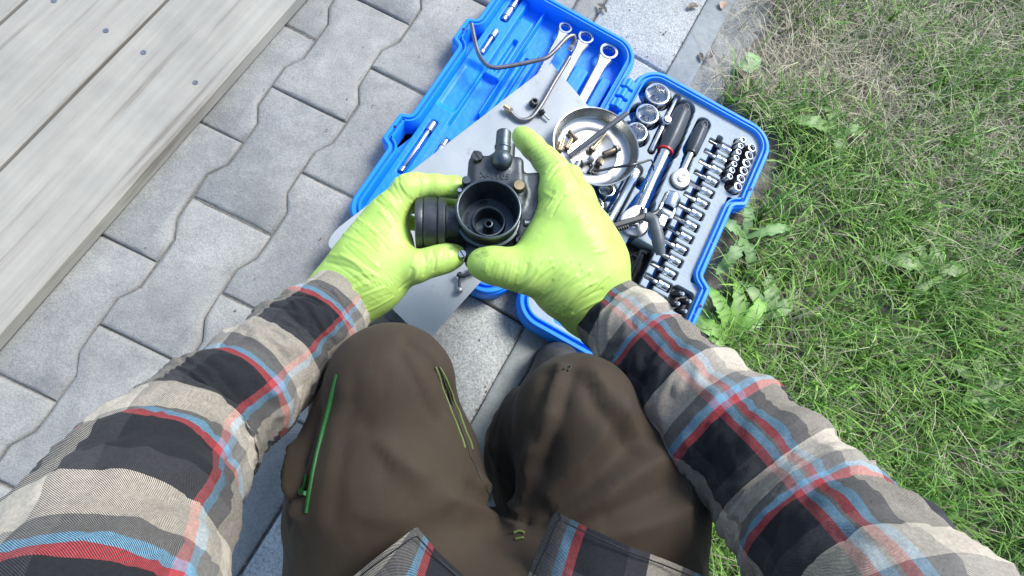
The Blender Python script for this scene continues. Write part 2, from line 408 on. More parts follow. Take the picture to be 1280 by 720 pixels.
def m_trouser():
    t = NT('taupe_work_cloth'); co = t.coord(); a = t.noise(co, 14, 5); f = t.noise(co, 1500, 2)
    col = t.ramp(a, [(0.3, (0.034, 0.0235, 0.0135)), (0.7, (0.045, 0.0315, 0.0185))])
    d = t.ramp(t.noise(co, 30, 5, 0.7), [(0.60, (0, 0, 0)), (0.78, (1, 1, 1))]); col = t.mix(t.math('MULTIPLY', d, 0.30), col, (0.085, 0.075, 0.055))
    w1 = t.n('Mapping', i_Vector=co, i_Rotation=(0.2, 0.1, 0.8), i_Scale=(50, 11, 30)).outputs[0]; n1 = t.noise(w1, 1.0, 3)
    tw = t.n('TexWave', i_Vector=co, i_Scale=380.0, i_Distortion=1.0).outputs['Fac']
    nb = t.bump(f, 0.3, 0.0005); nb = t.bump(tw, 0.10, 0.0004, nb); nb = t.bump(n1, 0.10, 0.003, nb)
    return t.done(col, 0.82, 0, nb, Sheen_Weight=0.03, Sheen_Roughness=0.5, Specular_IOR_Level=0.35)
M['trouser'] = m_trouser()
def m_plaid():
    t = NT('plaid_flannel'); uv = t.n('SeparateXYZ', i_Vector=t.coord('UV'))
    U, V = uv.outputs[0], uv.outputs[1]; P = 0.094
    cream, grey, red, blue, dark, mid = (0.43, 0.385, 0.31), (0.15, 0.143, 0.13), (0.34, 0.05, 0.055), (0.14, 0.28, 0.38), (0.015, 0.016, 0.019), (0.042, 0.042, 0.045)
    L = [(0.0, cream), (0.22, grey), (0.34, blue), (0.40, red), (0.46, dark), (0.78, mid), (0.93, cream)]
    stops = lambda off: L
    fu = t.math('FRACT', t.math('DIVIDE', U, P)); fv = t.math('FRACT', t.math('DIVIDE', V, P))
    cu = t.ramp(fu, stops(0), 'CONSTANT'); cv = t.ramp(fv, stops(0), 'CONSTANT')
    tw = t.math('FRACT', t.math('MULTIPLY', t.math('ADD', U, V), 1050.0)); mask = t.math('GREATER_THAN', tw, 0.43)
    col = t.mix(mask, cu, cv)
    co = t.coord(); fz = t.noise(co, 500, 3); col = t.mix(1.0, col, t.ramp(fz, [(0.3, (0.82, 0.82, 0.82)), (0.7, (1.15, 1.15, 1.15))]), 'MULTIPLY')
    nb = t.bump(tw, 0.18, 0.0004); nb = t.bump(t.noise(co, 900, 3), 0.4, 0.0006, nb); nb = t.bump(t.noise(co, 45, 4), 0.35, 0.004, nb)
    return t.done(col, 0.9, 0, nb, Sheen_Weight=0.04, Sheen_Roughness=0.5, Specular_IOR_Level=0.2)
M['plaid'] = m_plaid()
def m_leaf(name, trans=0.25):
    t = NT(name); c = t.n('VertexColor', layer_name='Col').outputs[0]
    a = t.noise(t.coord(), 120, 3); col = t.mix(1.0, c, t.ramp(a, [(0.3, (0.8, 0.8, 0.8)), (0.7, (1.15, 1.15, 1.1))]), 'MULTIPLY')
    return t.done(col, 0.55, 0, None, Subsurface_Weight=0.0)
M['grass'] = m_leaf('grass_blades')

# ------------------------------------------------------------------ ground
UA = rad(61); E1 = np.array([math.cos(UA), math.sin(UA), 0]); E2 = np.array([math.sin(UA), -math.cos(UA), 0])   # along / across the kerb
def uv2(u, v, z=0.0): return E1 * u + E2 * v + np.array([0, 0, z])

g = MB(); g.box((-30, -30, -0.30), (30, 30, -0.06)); tag(g.build('ground', M['soil'], smooth=False), kind='structure')
# paving bed (sand seen in the joints)
pv = MB(); q = [uv2(-2.2, -3.0, -0.005), uv2(-2.2, -0.113, -0.005), uv2(3, -0.113, -0.005), uv2(3, -3.0, -0.005)]
pv.add(q + [p - np.array([0, 0, 0.05]) for p in q], [(0, 1, 2, 3), (7, 6, 5, 4), (0, 4, 5, 1), (1, 5, 6, 2), (2, 6, 7, 3), (3, 7, 4, 0)])
pavement = tag(pv.build('pavement', M['sand'], smooth=False), kind='structure'); MW[pavement.name] = Matrix()

PA = rad(65.0); A1 = np.array([math.cos(PA), math.sin(PA)]); A2 = np.array([math.sin(PA), -math.cos(PA)])
def clip(poly, nrm, c):
    out = []
    for i in range(len(poly)):
        a, b = poly[i], poly[(i + 1) % len(poly)]; da, db = a @ nrm - c, b @ nrm - c
        if da <= 0: out.append(a)
        if (da <= 0) != (db <= 0): out.append(a + (b - a) * (da / (da - db)))
    return out
LP, WP, AMP, G = 0.203, 0.1085, 0.0075, 0.0013
def paver_poly(w0, w1):
    """bone-shaped interlocking block, local x across, y along"""
    L = LP / 2 - G; s = 0.013
    pts = []
    def right(sgn, wd):
        a, b = wd + AMP - G, wd - AMP - G
        ys = [(a, -L), (a, -L * .5 - s), (b, -L * .5 + s), (b, L * .5 - s), (a, L * .5 + s), (a, L)]
        return [(sgn * x, y) for x, y in ys]
    r = right(1, w1); l = right(-1, w0)[::-1]
    return [np.array(p) for p in r + l]
def add_paver(cx, cy, k):
    poly = paver_poly(WP / 2, WP / 2); c = A2 * cx + A1 * cy; out = []
    for p in poly:
        p = p + np.array([random.gauss(0, .0006), random.gauss(0, .0006)]); out.append(c + A2 * p[0] + A1 * p[1])
    out = clip(out, E2[:2], -0.1175)
    if len(out) < 3: return
    out = clip(out, -E2[:2], 0.5125 - 0.005 + 0.45)
    if len(out) < 3: return
    P = np.array(out); ar = 0.5 * abs(np.sum(P[:, 0] * np.roll(P[:, 1], -1) - P[:, 1] * np.roll(P[:, 0], -1)))
    if ar < 0.0008: return
    if np.sum(P[:, 0] * np.roll(P[:, 1], -1) - P[:, 1] * np.roll(P[:, 0], -1)) < 0: P = P[::-1]
    # densify edges so that the worn arris is uneven
    D = []
    for i in range(len(P)):
        a, b = P[i], P[(i + 1) % len(P)]; n = max(1, int(np.linalg.norm(b - a) / 0.022))
        for j in range(n): D.append(a + (b - a) * j / n)
    P = np.array(D); n = len(P)
    t = np.roll(P, -1, 0) - np.roll(P, 1, 0); t /= np.linalg.norm(t, axis=1)[:, None] + 1e-9; nrm = np.stack([-t[:, 1], t[:, 0]], 1)
    z0 = random.gauss(0, .0008); tx, ty = random.gauss(0, .008), random.gauss(0, .008); cc = P.mean(0)
    V = []
    for d, z in ((0, -.045), (0, -.0045), (.0015, -.0015), (.0050, 0)):
        for i in range(n):
            j = random.random(); dd = d * (0.55 + 0.9 * j) if d else -0.0006 * j; p = P[i] + nrm[i] * dd
            V.append((p[0], p[1], z + z0 + (p[0] - cc[0]) * tx + (p[1] - cc[1]) * ty))
    F = []
    for r in range(3):
        for i in range(n):
            j = (i + 1) % n; F.append((r*n+i, r*n+j, (r+1)*n+j, (r+1)*n+i))
    F.append(tuple(3 * n + i for i in range(n)))
    mk('paver', V, F, M['paver'], pavement, True, sharp=50)
p0 = at(512, 30)[:2]; v0 = p0 @ A2 - AMP; u0 = p0 @ A1        # a joint seen in the photograph fixes the lattice
for i in range(-8, 6):
    cx = v0 + (i - .5) * WP; ph = u0 - LP / 2 + (0 if i % 2 == 0 else LP / 2)
    for j in range(-9, 5):
        cy = ph + j * LP; c = A2 * cx + A1 * cy; vv = c @ E2[:2]
        if -1.0 < vv < -0.05 and -0.75 < c[0] < 0.75 and -0.62 < c[1] < 0.95: add_paver(cx, cy, i)

# border slabs and kerb, dusty verge
ed = tag(MB().box((-3, -0.1, -0.06), (3, 0.2, -0.012), M=Matrix(((E1[0], E2[0], 0, 0), (E1[1], E2[1], 0, 0), (0, 0, -1, -0.072), (0, 0, 0, 1)))).build('path', M['sand'], smooth=False), kind='structure')
MW[ed.name] = Matrix()
def strip_block(name, ua, ub, va, vb, z, mat, bev=0.003):
    nu = 14; nv = 4
    V = []; F = []
    us = np.linspace(ua, ub, nu + 1); vs = np.linspace(va, vb, nv + 1)
    ring = [(u, va) for u in us[:-1]] + [(ub, v) for v in vs[:-1]] + [(u, vb) for u in us[::-1][:-1]] + [(ua, v) for v in vs[::-1][:-1]]
    cu, cv = (ua + ub) / 2, (va + vb) / 2; n = len(ring)
    for d, zz in ((0, z - .05), (0, z - bev), (bev * .5, z - bev * .25), (bev * 1.4, z)):
        for (u, v) in ring:
            j = 0.5 + random.random(); du = max(-1, min(1, (u - cu) / (ub - ua) * 2)); dv = max(-1, min(1, (v - cv) / (vb - va) * 2))
            uu = u - (d * j * np.sign(du) if abs(du) > .999 else 0); vw = v - (d * j * np.sign(dv) if abs(dv) > .999 else 0)
            V.append(uv2(uu, vw, zz))
    for r in range(3):
        for i in range(n):
            j = (i + 1) % n; F.append((r*n+i, (r+1)*n+i, (r+1)*n+j, r*n+j)[::-1])
    F.append(tuple(3 * n + i for i in range(n)))
    return mk(name, V, F, mat, ed, True, sharp=50)
for ua in (-0.81, -0.31, 0.19, 0.69, 1.19):
    strip_block('border_slab', ua + .002, ua + .498, -0.1135, 0.0364, 0.001 + random.gauss(0, .0006), M['slab'])
for ua in (-1.05, -0.35, 0.35, 1.05):
    strip_block('kerb_stone', ua + .002, ua + .698, 0.0371, 0.0825, 0.002, M['kerb'], 0.003)
# soil verge with lumps, and lawn soil
def terrain(name, u0, u1, vA, vB, nu, nv, mat, zf):
    us = np.linspace(u0, u1, nu); vs = np.linspace(vA, vB, nv); U, V = np.meshgrid(us, vs, indexing='ij')
    P = U[..., None] * E1 + V[..., None] * E2; P[..., 2] = zf(U, V, P)
    I = np.arange(nu * nv).reshape(nu, nv); F = np.stack([I[:-1, :-1], I[:-1, 1:], I[1:, 1:], I[1:, :-1]], -1).reshape(-1, 4)[:, ::-1]
    return mk(name, P.reshape(-1, 3), F, mat)
tag(terrain('verge', -1.2, 1.8, 0.083, 0.150, 300, 20, M['dust'], lambda U, V, P: -0.004 + 0.008 * noise3(P, 60) + 0.006 * noise3(P, 150) - 0.006 * np.clip((V - .1) / .05, 0, 1)), kind='structure')
tag(terrain('lawn_soil', -2.0, 2.5, 0.140, 2.6, 300, 160, M['soil'], lambda U, V, P: -0.012 + 0.018 * noise3(P, 18) + 0.008 * noise3(P, 70)), kind='structure')

# timber boards beside the paving
for i, (va, vb) in enumerate(((-0.655, -0.512), (-0.802, -0.659), (-0.949, -0.806))):
    t = MB(); L0, L1 = -0.62, 1.6
    t.box((va, L0, 0.0), (vb, L1, 0.022), bev=0.002)
    m4 = Matrix(((E2[0], E1[0], 0, 0), (E2[1], E1[1], 0, 0), (0, 0, 1, 0.002 + 0.001 * i), (0, 0, 0, 1)))
    o = t.build('wooden_board', M['wood'], sharp=30, M=m4)
    for u_ in (0.25, 0.85):
        for f_ in (.2, .8): MB().lathe([(.004, 0), (.004, .0005), (.0030, .0007), (.0012, .0002)], 14, T_((va + (vb - va) * f_, u_, .0220))).build('screw', M['steel'], o)
    tag(o, ['pale weathered wooden board whose edge meets the paving', 'middle weathered wooden board, second from the paving', 'weathered wooden board farthest from the paving'][i], 'board', 'boards lying beside the paving')

# ------------------------------------------------------------------ blue tool case (local x across, y along the hinge)
MC = T_((0.305, 0.557, 0.0)) @ RZ(rad(-28))
MCn = np.array(MC)
def cw(x, y, z): return (MC @ Vector((x, y, z)))
case = thing('tool_case', 'blue plastic tool case lying open flat on the paving beside the grass', 'tool case', MC)

def fillet(pts):
    """pts: (x, y, r) corners, counter-clockwise; returns dense outline"""
    out = []; n = len(pts)
    for i in range(n):
        p = np.array(pts[i][:2]); a = np.array(pts[i-1][:2]); b = np.array(pts[(i+1) % n][:2]); r = pts[i][2]
        u = (a - p); la = np.linalg.norm(u); u /= la; v = (b - p); lb = np.linalg.norm(v); v /= lb
        th = math.acos(max(-1, min(1, u @ v))); d = min(r / math.tan(th / 2), la * .49, lb * .49); r = d * math.tan(th / 2)
        c = p + (u + v) / np.linalg.norm(u + v) * (r / math.sin(th / 2)); s, e = p + u * d, p + v * d
        a0 = math.atan2(*(s - c)[::-1]); a1 = math.atan2(*(e - c)[::-1]); da = (a1 - a0 + PI) % (2 * PI) - PI
        k = max(3, int(abs(da) * r / 0.003) + 3)
        for j in range(k + 1): q = a0 + da * j / k; out.append(c + r * np.array([math.cos(q), math.sin(q)]))
    P = [out[0]]
    for q in out[1:] + [out[0]]:
        L = np.linalg.norm(q - P[-1]); m = max(1, int(L / 0.012))
        for j in range(1, m + 1): P.append(P[-1] + (q - P[-1]) / (m - j + 1))
    P = np.array(P[:-1]); keep = np.linalg.norm(P - np.roll(P, 1, 0), axis=1) > 1e-5
    return P[keep]
def rim_shell(name, outline, prof, mat, parent, floor=None):
    P = fillet(outline); t = np.roll(P, -1, 0) - np.roll(P, 1, 0); t /= np.linalg.norm(t, axis=1)[:, None]; nr = np.stack([-t[:, 1], t[:, 0]], 1)
    for _ in range(2): nr = (np.roll(nr, 1, 0) + nr * 2 + np.roll(nr, -1, 0)) / 4
    nr /= np.linalg.norm(nr, axis=1)[:, None]; n = len(P); V = []; F = []
    for d, z in prof:
        q = P + nr * d
        for x, y in q: V.append((x, y, z))
    for r in range(len(prof) - 1):
        for i in range(n):
            j = (i + 1) % n; F.append((r*n+i, r*n+j, (r+1)*n+j, (r+1)*n+i))
    F.append(tuple(reversed(range(n))))
    if floor is not None: F.append(tuple((len(prof)-1)*n + i for i in range(n)))
    return mk(name, V, F, mat, parent, True, sharp=38)
base_out = [(0.0, -0.452, .042), (0.243, -0.452, .044), (0.243, -0.274, .008), (0.225, -0.262, .008), (0.225, -0.136, .008), (0.243, -0.124, .008), (0.243, 0.020, .044), (0.0, 0.020, .042)]
lid_out = [(-0.262, -0.448, .036), (-0.012, -0.448, .042), (-0.012, 0.042, .042), (-0.262, 0.042, .040),
           (-0.262, -0.062, .006), (-0.277, -0.070, .008), (-0.277, -0.116, .008), (-0.262, -0.124, .006), (-0.262, -0.262, .006), (-0.277, -0.268, .008), (-0.277, -0.318, .008), (-0.262, -0.326, .006)]
RIM = [(.010, .000), (.003, .002), (.001, .006), (0, .014), (0, .0335), (.0008, .0348), (.002, .0352), (.0025, .0395), (.0035, .0405), (.0075, .0405), (.0082, .0398), (.0086, .0365), (.0092, .0360), (.0112, .0360), (.0116, .0366), (.0118, .0408), (.0124, .0415), (.0142, .0415), (.0148, .0408), (.0155, .026), (.016, .008)]
bs = rim_shell('base_shell', base_out, RIM, M['blue'], case, True)
ls = rim_shell('lid_shell', lid_out, RIM, M['blue'], case, True)
# latch holes and hinge knuckles
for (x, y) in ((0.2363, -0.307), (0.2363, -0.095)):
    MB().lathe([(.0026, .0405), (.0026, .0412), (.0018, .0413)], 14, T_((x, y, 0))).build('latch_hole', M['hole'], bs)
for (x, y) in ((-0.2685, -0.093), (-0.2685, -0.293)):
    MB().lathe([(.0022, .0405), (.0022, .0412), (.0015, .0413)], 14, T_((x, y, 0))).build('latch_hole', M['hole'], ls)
for y in (-0.036, -0.056, -0.077, -0.345, -0.366, -0.387):
    h = MB(); h.box((-.016, y - .0082, .030), (.006, y + .0082, .0445), bev=.0015)
    h.lathe([(.0048, -.008), (.0052, -.0075), (.0052, .0075), (.0048, .008)], 14, T_((-.006, y, .0425)) @ RX(PI / 2))
    hg = h.build('hinge', M['blue'], case)
    MB().lathe([(.0020, -.0009), (.0020, .0009)], 10, T_((-.006, y - .008, .0425)) @ RX(PI / 2)).build('hinge_pin', M['steel'], hg)
for y in (-0.117, -0.152):
    MB().box((-.030, y - .010, .012), (-.017, y + .010, .038), bev=.0015).build('hinge_rib', M['blue'], ls)

def hfield(x0, x1, y0, y1, h, zfun, corner, hole=None):
    nx, ny = int((x1 - x0) / h) + 1, int((y1 - y0) / h) + 1
    xs = np.linspace(x0, x1, nx); ys = np.linspace(y0, y1, ny); X, Y = np.meshgrid(xs, ys, indexing='ij')
    Z = zfun(X, Y); I = np.arange(nx * ny).reshape(nx, ny)
    F = np.stack([I[:-1, :-1], I[1:, :-1], I[1:, 1:], I[:-1, 1:]], -1).reshape(-1, 4)
    cx, cy = (x0 + x1) / 2, (y0 + y1) / 2; qx = np.abs(X - cx) - ((x1 - x0) / 2 - corner); qy = np.abs(Y - cy) - ((y1 - y0) / 2 - corner)
    out = np.hypot(np.maximum(qx, 0), np.maximum(qy, 0)) > corner
    if hole is not None: out |= hole(X, Y)
    keep = ~out.ravel()[F].any(1)
    return np.stack([X, Y, Z], -1).reshape(-1, 3), F[keep]
def sbox(X, Y, x0, x1, y0, y1, r=.003):
    qx = np.abs(X - (x0 + x1) / 2) - ((x1 - x0) / 2 - r); qy = np.abs(Y - (y0 + y1) / 2) - ((y1 - y0) / 2 - r)
    return np.hypot(np.maximum(qx, 0), np.maximum(qy, 0)) + np.minimum(np.maximum(qx, qy), 0) - r
def scap(X, Y, ax, ay, bx, by, ra, rb=None):
    rb = ra if rb is None else rb; dx, dy = bx - ax, by - ay; t = np.clip(((X - ax) * dx + (Y - ay) * dy) / (dx * dx + dy * dy + 1e-12), 0, 1)
    return np.hypot(X - ax - t * dx, Y - ay - t * dy) - (ra + t * (rb - ra))
BITS = [-0.046 - 0.0214 * i for i in range(14)]
BIG = [(0.0435, -0.024, .0200), (0.0440, -0.066, .0182), (0.0425, -0.104, .0168), (0.042, -0.141, .0135), (0.043, -0.214, .0125), (0.039, -0.245, .0120), (0.040, -0.276, .011), (0.040, -0.304, .0105)]
SMALL = [(0.169 + .0045 * 0, -0.0, 0)]
def tray_z(X, Y):
    Z = np.full(X.shape, .0335)
    def cut(d, z, s=.0012):
        nonlocal Z
        k = np.clip(0.5 - d / s, 0, 1); k = k * k * (3 - 2 * k); Z = np.minimum(Z, .0335 * (1 - k) + z * k)
    # raised lip round the whole tray
    for x, y, r in BIG: cut(scap(X, Y, x, y, x - .006, y, r + .004), .004)
    cut(scap(X, Y, .0725, -.004, .0745, -.116, .0055), .012); cut(scap(X, Y, .0735, -.058, .0735, -.058, .0095), .006)
    cut(scap(X, Y, .092, -.016, .097, -.100, .0155, .0165), .004); cut(scap(X, Y, .097, -.10, .101, -.2, .0135), .004); cut(scap(X, Y, .101, -.20, .101, -.238, .0165, .022), .005)
    cut(scap(X, Y, .129, -.026, .1285, -.082, .0115), .004); cut(scap(X, Y, .1285, -.08, .134, -.128, .0075), .005); cut(scap(X, Y, .1345, -.138, .1345, -.138, .0155), .004)
    cut(scap(X, Y, .067, -.158, .066, -.272, .0105), .006)
    cut(scap(X, Y, .135, -.172, .137, -.236, .0125), .004); cut(sbox(X, Y, .078, .092, -.185, -.165), .004)
    cut(scap(X, Y, .085, -.285, .085, -.345, .0155), .004)
    cut(sbox(X, Y, .104, .146, -.345, -.258, .006), .003)
    cut(sbox(X, Y, .060, .146, -.43, -.36, .006), .004)
    cut(sbox(X, Y, .1575, .166, -.345, -.030, .003), .004)
    for y in BITS:
        cut(sbox(X, Y, .166, .1905, y - .0072, y + .0072, .0025), .012); cut(sbox(X, Y, .148, .168, y - .0040, y + .0040, .001), .018)
    cut(sbox(X, Y, .192, .226, -.352, -.292, .008), .006)
    for i in range(7): cut(scap(X, Y, .190 + .00085 * i, -.025 - .0118 * i, .196 + .00085 * i, -.025 - .0118 * i, .0062), .012)
    for i in range(6): cut(scap(X, Y, .208, -.030 - .0150 * i, .216, -.030 - .0150 * i, .0082), .012)
    Z += 0.0003 * noise3(np.stack([X, Y, X * 0], -1), 300)
    return Z
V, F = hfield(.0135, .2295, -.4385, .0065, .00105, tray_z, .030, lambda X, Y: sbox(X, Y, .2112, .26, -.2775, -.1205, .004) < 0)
mk('tray', V, F, M['traytop'], case, True, cols=np.where((V[:, 2] > .0290)[:, None], np.array([[.31, .37, .41]]), np.array([[.022, .024, .028]])))  # pocket shade put into the vertex colour: near-black below the tray top
MB().box((.0125, -.36, .0305), (.0140, -.03, .0385)).build('tray_edge', M['tray'], case)
def lid_z(X, Y):
    Z = np.full(X.shape, .011)
    def blk(d, z, s=.0035):
        nonlocal Z
        k = np.clip(0.5 - d / s, 0, 1); k = k * k * (3 - 2 * k); Z = Z * (1 - k) + np.maximum(Z, z) * k
    def cut(d, z, s=.003):
        nonlocal Z
        k = np.clip(0.5 - d / s, 0, 1); k = k * k * (3 - 2 * k); Z = Z * (1 - k) + np.minimum(Z, z) * k
    for a, b, y1 in ((-.132, -.112, -.036), (-.095, -.070, -.034), (-.049, -.030, -.030)): blk(sbox(X, Y, a, b, -.22, y1, .004), .0235)
    blk(sbox(X, Y, -.176, -.152, -.20, -.048, .004), .0225); blk(sbox(X, Y, -.2105, -.186, -.13, -.004, .004), .0225); cut(sbox(X, Y, -.200, -.193, -.12, -.05, .003), .014)
    blk(sbox(X, Y, -.1845, -.180, -.20, .03, .002), .024); cut(sbox(X, Y, -.168, -.162, -.19, -.07, .003), .013)
    blk(sbox(X, Y, -.248, -.212, -.43, .026, .004), .0235)
    blk(sbox(X, Y, -.214, -.120, -.44, -.235, .010), .0205); blk(sbox(X, Y, -.115, -.03, -.44, -.26, .010), .019)
    for y0, y1, ww in ((-.105, -.055, .0048), (-.03, .03, .0062), (-.345, -.245, .0052)): cut(sbox(X, Y, -.231 - ww, -.231 + ww, y0, y1, .003), .0145)
    cut(sbox(X, Y, -.206, -.196, -.33, -.26, .003), .014)
    cut(sbox(X, Y, -.245, -.213, -.215, -.125, .008), .0165, .012)
    Z += .0004 * noise3(np.stack([X, Y, X * 0], -1), 200)
    return Z
V, F = hfield(-.2485, -.0255, -.4345, .0285, .0012, lid_z, .028)
mk('lid_liner', V, F, M['blue'], case, True)

# ---------------------------------------------- tools in the case
ORD = ['first', 'second', 'third', 'fourth', 'fifth', 'sixth', 'seventh', 'eighth', 'ninth', 'tenth', 'eleventh', 'twelfth', 'thirteenth', 'fourteenth']
def socket_mesh(r, h, hexr, depth, n=36):
    b = MB(); star = lambda a, i: 1.0
    b.lathe([(r * .93, 0), (r * .97, .0008), (r * .97, h * .40), (r, h * .46), (r, h - .0012), (r - .0010, h - .0002), (r - .0022, h)], n, cap=(True, False))
    def six(a, i): return 1 + 0.075 * abs(math.cos(3 * a)) ** 3 if i > 0 else 1
    b.lathe([(r - .0022, h), (hexr * 1.02, h - .0014), (hexr, h - .0026), (hexr, h - depth), (hexr * .55, h - depth - .0004)], n, cap=(False, False), sides=lambda a, i: 1.0 if i == 0 else six(a, i))
    b.lathe([(hexr * .62, h - depth - .0003), (hexr * .62, h - depth - .008)], 4, cap=(False, True))
    return b
def socket(name, x, y, z, r, h, tilt, label, group, az=0.0):
    t = thing(name, label, 'socket', MC @ T_((x, y, z)) @ RZ(az) @ RY(tilt), group)
    socket_mesh(r, h, r * .76, h * .55).build('body', M['chrome'], t, sharp=30)
    MB().lathe([(r * .985, h * .42), (r * 1.003, h * .425), (r * 1.003, h * .455), (r * .985, h * .46)], 36, cap=(False, False)).build('knurled_band', M['chrome2'], t)
    return t
szl = ['largest chrome hex socket in the corner of the grey tray by the hinge', 'second largest chrome hex socket, beside the sliding bar in the tray', 'third chrome hex socket standing between its bigger neighbour and the pan',
       'chrome socket half hidden under the rim of the steel pan', 'chrome socket peeking out just below the steel pan', 'chrome socket between the steel pan and the gloved hand', 'chrome socket standing under the gloved right hand', 'smallest socket of the hinge-side row, under the gloved hand']
for (x, y, r), lb in zip(BIG, szl): socket('socket', x, y, .0125, r, .030 if r > .0145 else .027, rad(-3), lb, 'chrome sockets along the hinge side')
# small sockets lying in the outer corner
k = 0
for row, (x0, y0, n, r) in enumerate(((.1905, -.009, 7, .0054), (.2085, -.014, 6, .0075))):
    for i in range(n):
        y = y0 - i * (.0118 if row == 0 else .0150) - .010; rr = r * (1 + .0 * i)
        socket('small_socket', x0 + .006 * (i / n), y - .006, .0250, rr, .0200, rad(9), '%s %s small chrome socket, counted from the far corner of the tray' % (ORD[i], ('thin', 'wide')[row]), 'small sockets in the outer corner of the tray', rad(14))
# bit sockets
kinds = ['slotted', 'cross', 'hex', 'star']
for i, y in enumerate(BITS):
    t = thing('bit_socket', '%s chrome bit socket in the long row, counted from the small sockets' % ORD[i], 'bit socket', MC @ T_((.1865, y, .0300)) @ RY(rad(-90)) @ RZ(.3 * i), 'bit sockets in a row in the tray')
    MB().lathe([(.0052, 0), (.0063, .0008), (.0065, .009), (.0060, .0098), (.0060, .0108), (.0065, .0116), (.0065, .0165), (.0054, .0176)], 20).build('sleeve', M['chrome'], t)
    MB().lathe([(.0034, .0172), (.0036, .0185), (.0036, .0235), (.0030, .0245)], 6).build('shank', M['chrome2'], t)
    tp = MB()
    if i % 4 == 0: tp.box((-.0028, -.0006, .024), (.0028, .0006, .0375), bev=.0002)
    elif i % 4 == 2: tp.lathe([(.0028, .024), (.0028, .0375), (.0022, .038)], 6)
    else: tp.lathe([(.0026, .024), (.0026, .0335), (.0010, .0380)], 12, sides=lambda a, j: 1 - .25 * (math.cos(4 * a) > .2))
    tp.build('tip', M['steel'], t)
# bits standing in the black holder
hd = thing('bit_holder', 'black pocket for loose screwdriver bits at the near end of the row', 'bit holder', MC @ T_((.2085, -.322, .0185)))
MB().box((-.0155, -.029, 0), (.0165, .029, .006), bev=.002).build('holder_body', M['trayblack'], hd)
kk = 0
for i in range(3):
    for j in range(2):
        t = thing('screwdriver_bit', '%s dark screwdriver bit in the black pocket, counted from the bit sockets' % ORD[kk], 'bit', MC @ T_((.1995 + .0135 * j, -.3035 - .0165 * i - .005 * j, .0245)) @ RY(rad(24)), 'loose bits in the black pocket'); kk += 1
        MB().lathe([(.0048, 0), (.0050, .001), (.0050, .013), (.0044, .0142)], 18).build('holder_sleeve', M['black'], t)
        MB().lathe([(.0030, .014), (.0030, .0185), (.0018, .0195)], 6).build('tip', M['chrome'], t)
# sliding T bar
t = thing('sliding_bar', 'thin chrome sliding bar with a ball in the middle, beside the large sockets', 'tool', MC @ T_((.0725, -.006, .0315)) @ RZ(rad(1.0)))
MB().lathe([(.0030, 0), (.0036, .001), (.0036, .108), (.0030, .109)], 16, RX(PI / 2)).build('rod', M['chrome'], t)
MB().lathe([(.002, -.0085), (.0075, -.006), (.0082, 0), (.0075, .006), (.0055, .0075), (.0052, .0110), (.0015, .0114)], 22, T_((0, -.052, .002))).build('slider', M['chrome'], t)
MB().lathe([(.0013, .0112), (.0013, .0118)], 10, T_((0, -.052, .002))).build('detent', M['red'], t)
# ratchets
def ratchet(name, label, x, y, az, L, hl, hr, headr, sh, tilt=0):
    t = thing(name, label, 'ratchet', MC @ T_((x, y, .031)) @ RZ(az) @ RX(tilt))
    def oval(a, i): return 1.0
    m = RX(PI / 2)
    pr = [(hr * .30, 0), (hr * .72, .003), (hr * .88, .010), (hr * .92, hl * .25), (hr * 1.0, hl * .55), (hr * .98, hl * .72), (hr * .78, hl * .9), (hr * .68, hl)]
    g = MB().lathe(pr, 28, m, sides=lambda a, i: 1 - .12 * abs(math.sin(2 * a)) ** 2); gr = g.build('grip', M['handle'], t)
    MB().tube([(-.0045, -.013, hr * .80), (-.0035, -.0075, hr * .86), (0, -.0055, hr * .9), (.0035, -.0075, hr * .86), (.0045, -.013, hr * .80), (.002, -.0165, hr * .84), (-.002, -.0165, hr * .84), (-.0045, -.013, hr * .8)], .0011, 8).build('hanging_eye', M['greyhandle'], gr)
    MB().lathe([(.0028, hr * .80), (.0028, hr * .88)], 12, T_((0, -.0118, 0))).build('eye_hole', M['hole'], gr)
    MB().lathe([(hr * .74, hl - .0035), (hr * .80, hl - .003), (hr * .80, hl - .0005), (hr * .70, hl)], 28, m).build('ring', M['red'] if hr > .012 else M['black'], t)
    hy = L - headr
    s = MB().lathe([(sh * 1.15, hl), (sh, hl + .006), (sh * .92, hl + (hy - hl) * .5), (sh * 1.02, hy - headr * .7)], 20, m)
    s.build('shaft', M['chrome'], t)
    # flat pear-shaped head
    b = MB(); n = 40; prof = []
    outl = []
    for q in range(n):
        a = 2 * PI * q / n; rr = headr * (1 + .42 * max(0, math.cos(a)) ** 6); outl.append((rr * math.sin(a), -hy + rr * math.cos(a)))
    V = []; F = []
    for d, z in ((.8, -.009), (.97, -.008), (1, -.006), (1, .0055), (.96, .0078), (.86, .0084)):
        for (px_, py_) in outl: V.append((px_ * d, -hy + (py_ + hy) * d, z))
    for r_ in range(5):
        for q in range(n):
            j = (q + 1) % n; F.append((r_*n+q, (r_+1)*n+q, (r_+1)*n+j, r_*n+j))
    F += [tuple(range(n)), tuple(reversed([5*n+q for q in range(n)]))]
    b.add(V, F); hdm = b.build('head', M['chrome2'], t)
    MB().lathe([(headr * .34, .0083), (headr * .36, .0096), (headr * .28, .0102)], 20, T_((0, -hy - headr * .12, 0))).build('release_button', M['chrome'], hdm)
    MB().lathe([(headr * .20, .0083), (headr * .2, .0088)], 14, T_((headr * .12, -hy + headr * .52, 0))).build('pivot', M['darksteel'], hdm)
    for sx in (-.5, .5): MB().lathe([(headr * .07, .0083), (headr * .07, .0087)], 10, T_((headr * sx, -hy + headr * .25, 0))).build('rivet', M['darksteel'], hdm)
    return t, hdm, hy
t, hdm, hy = ratchet('ratchet', 'large ratchet with dark grip, red ring and long chrome shaft', .0905, -.012, rad(2.2), .250, .092, .0158, .0215, .0078)
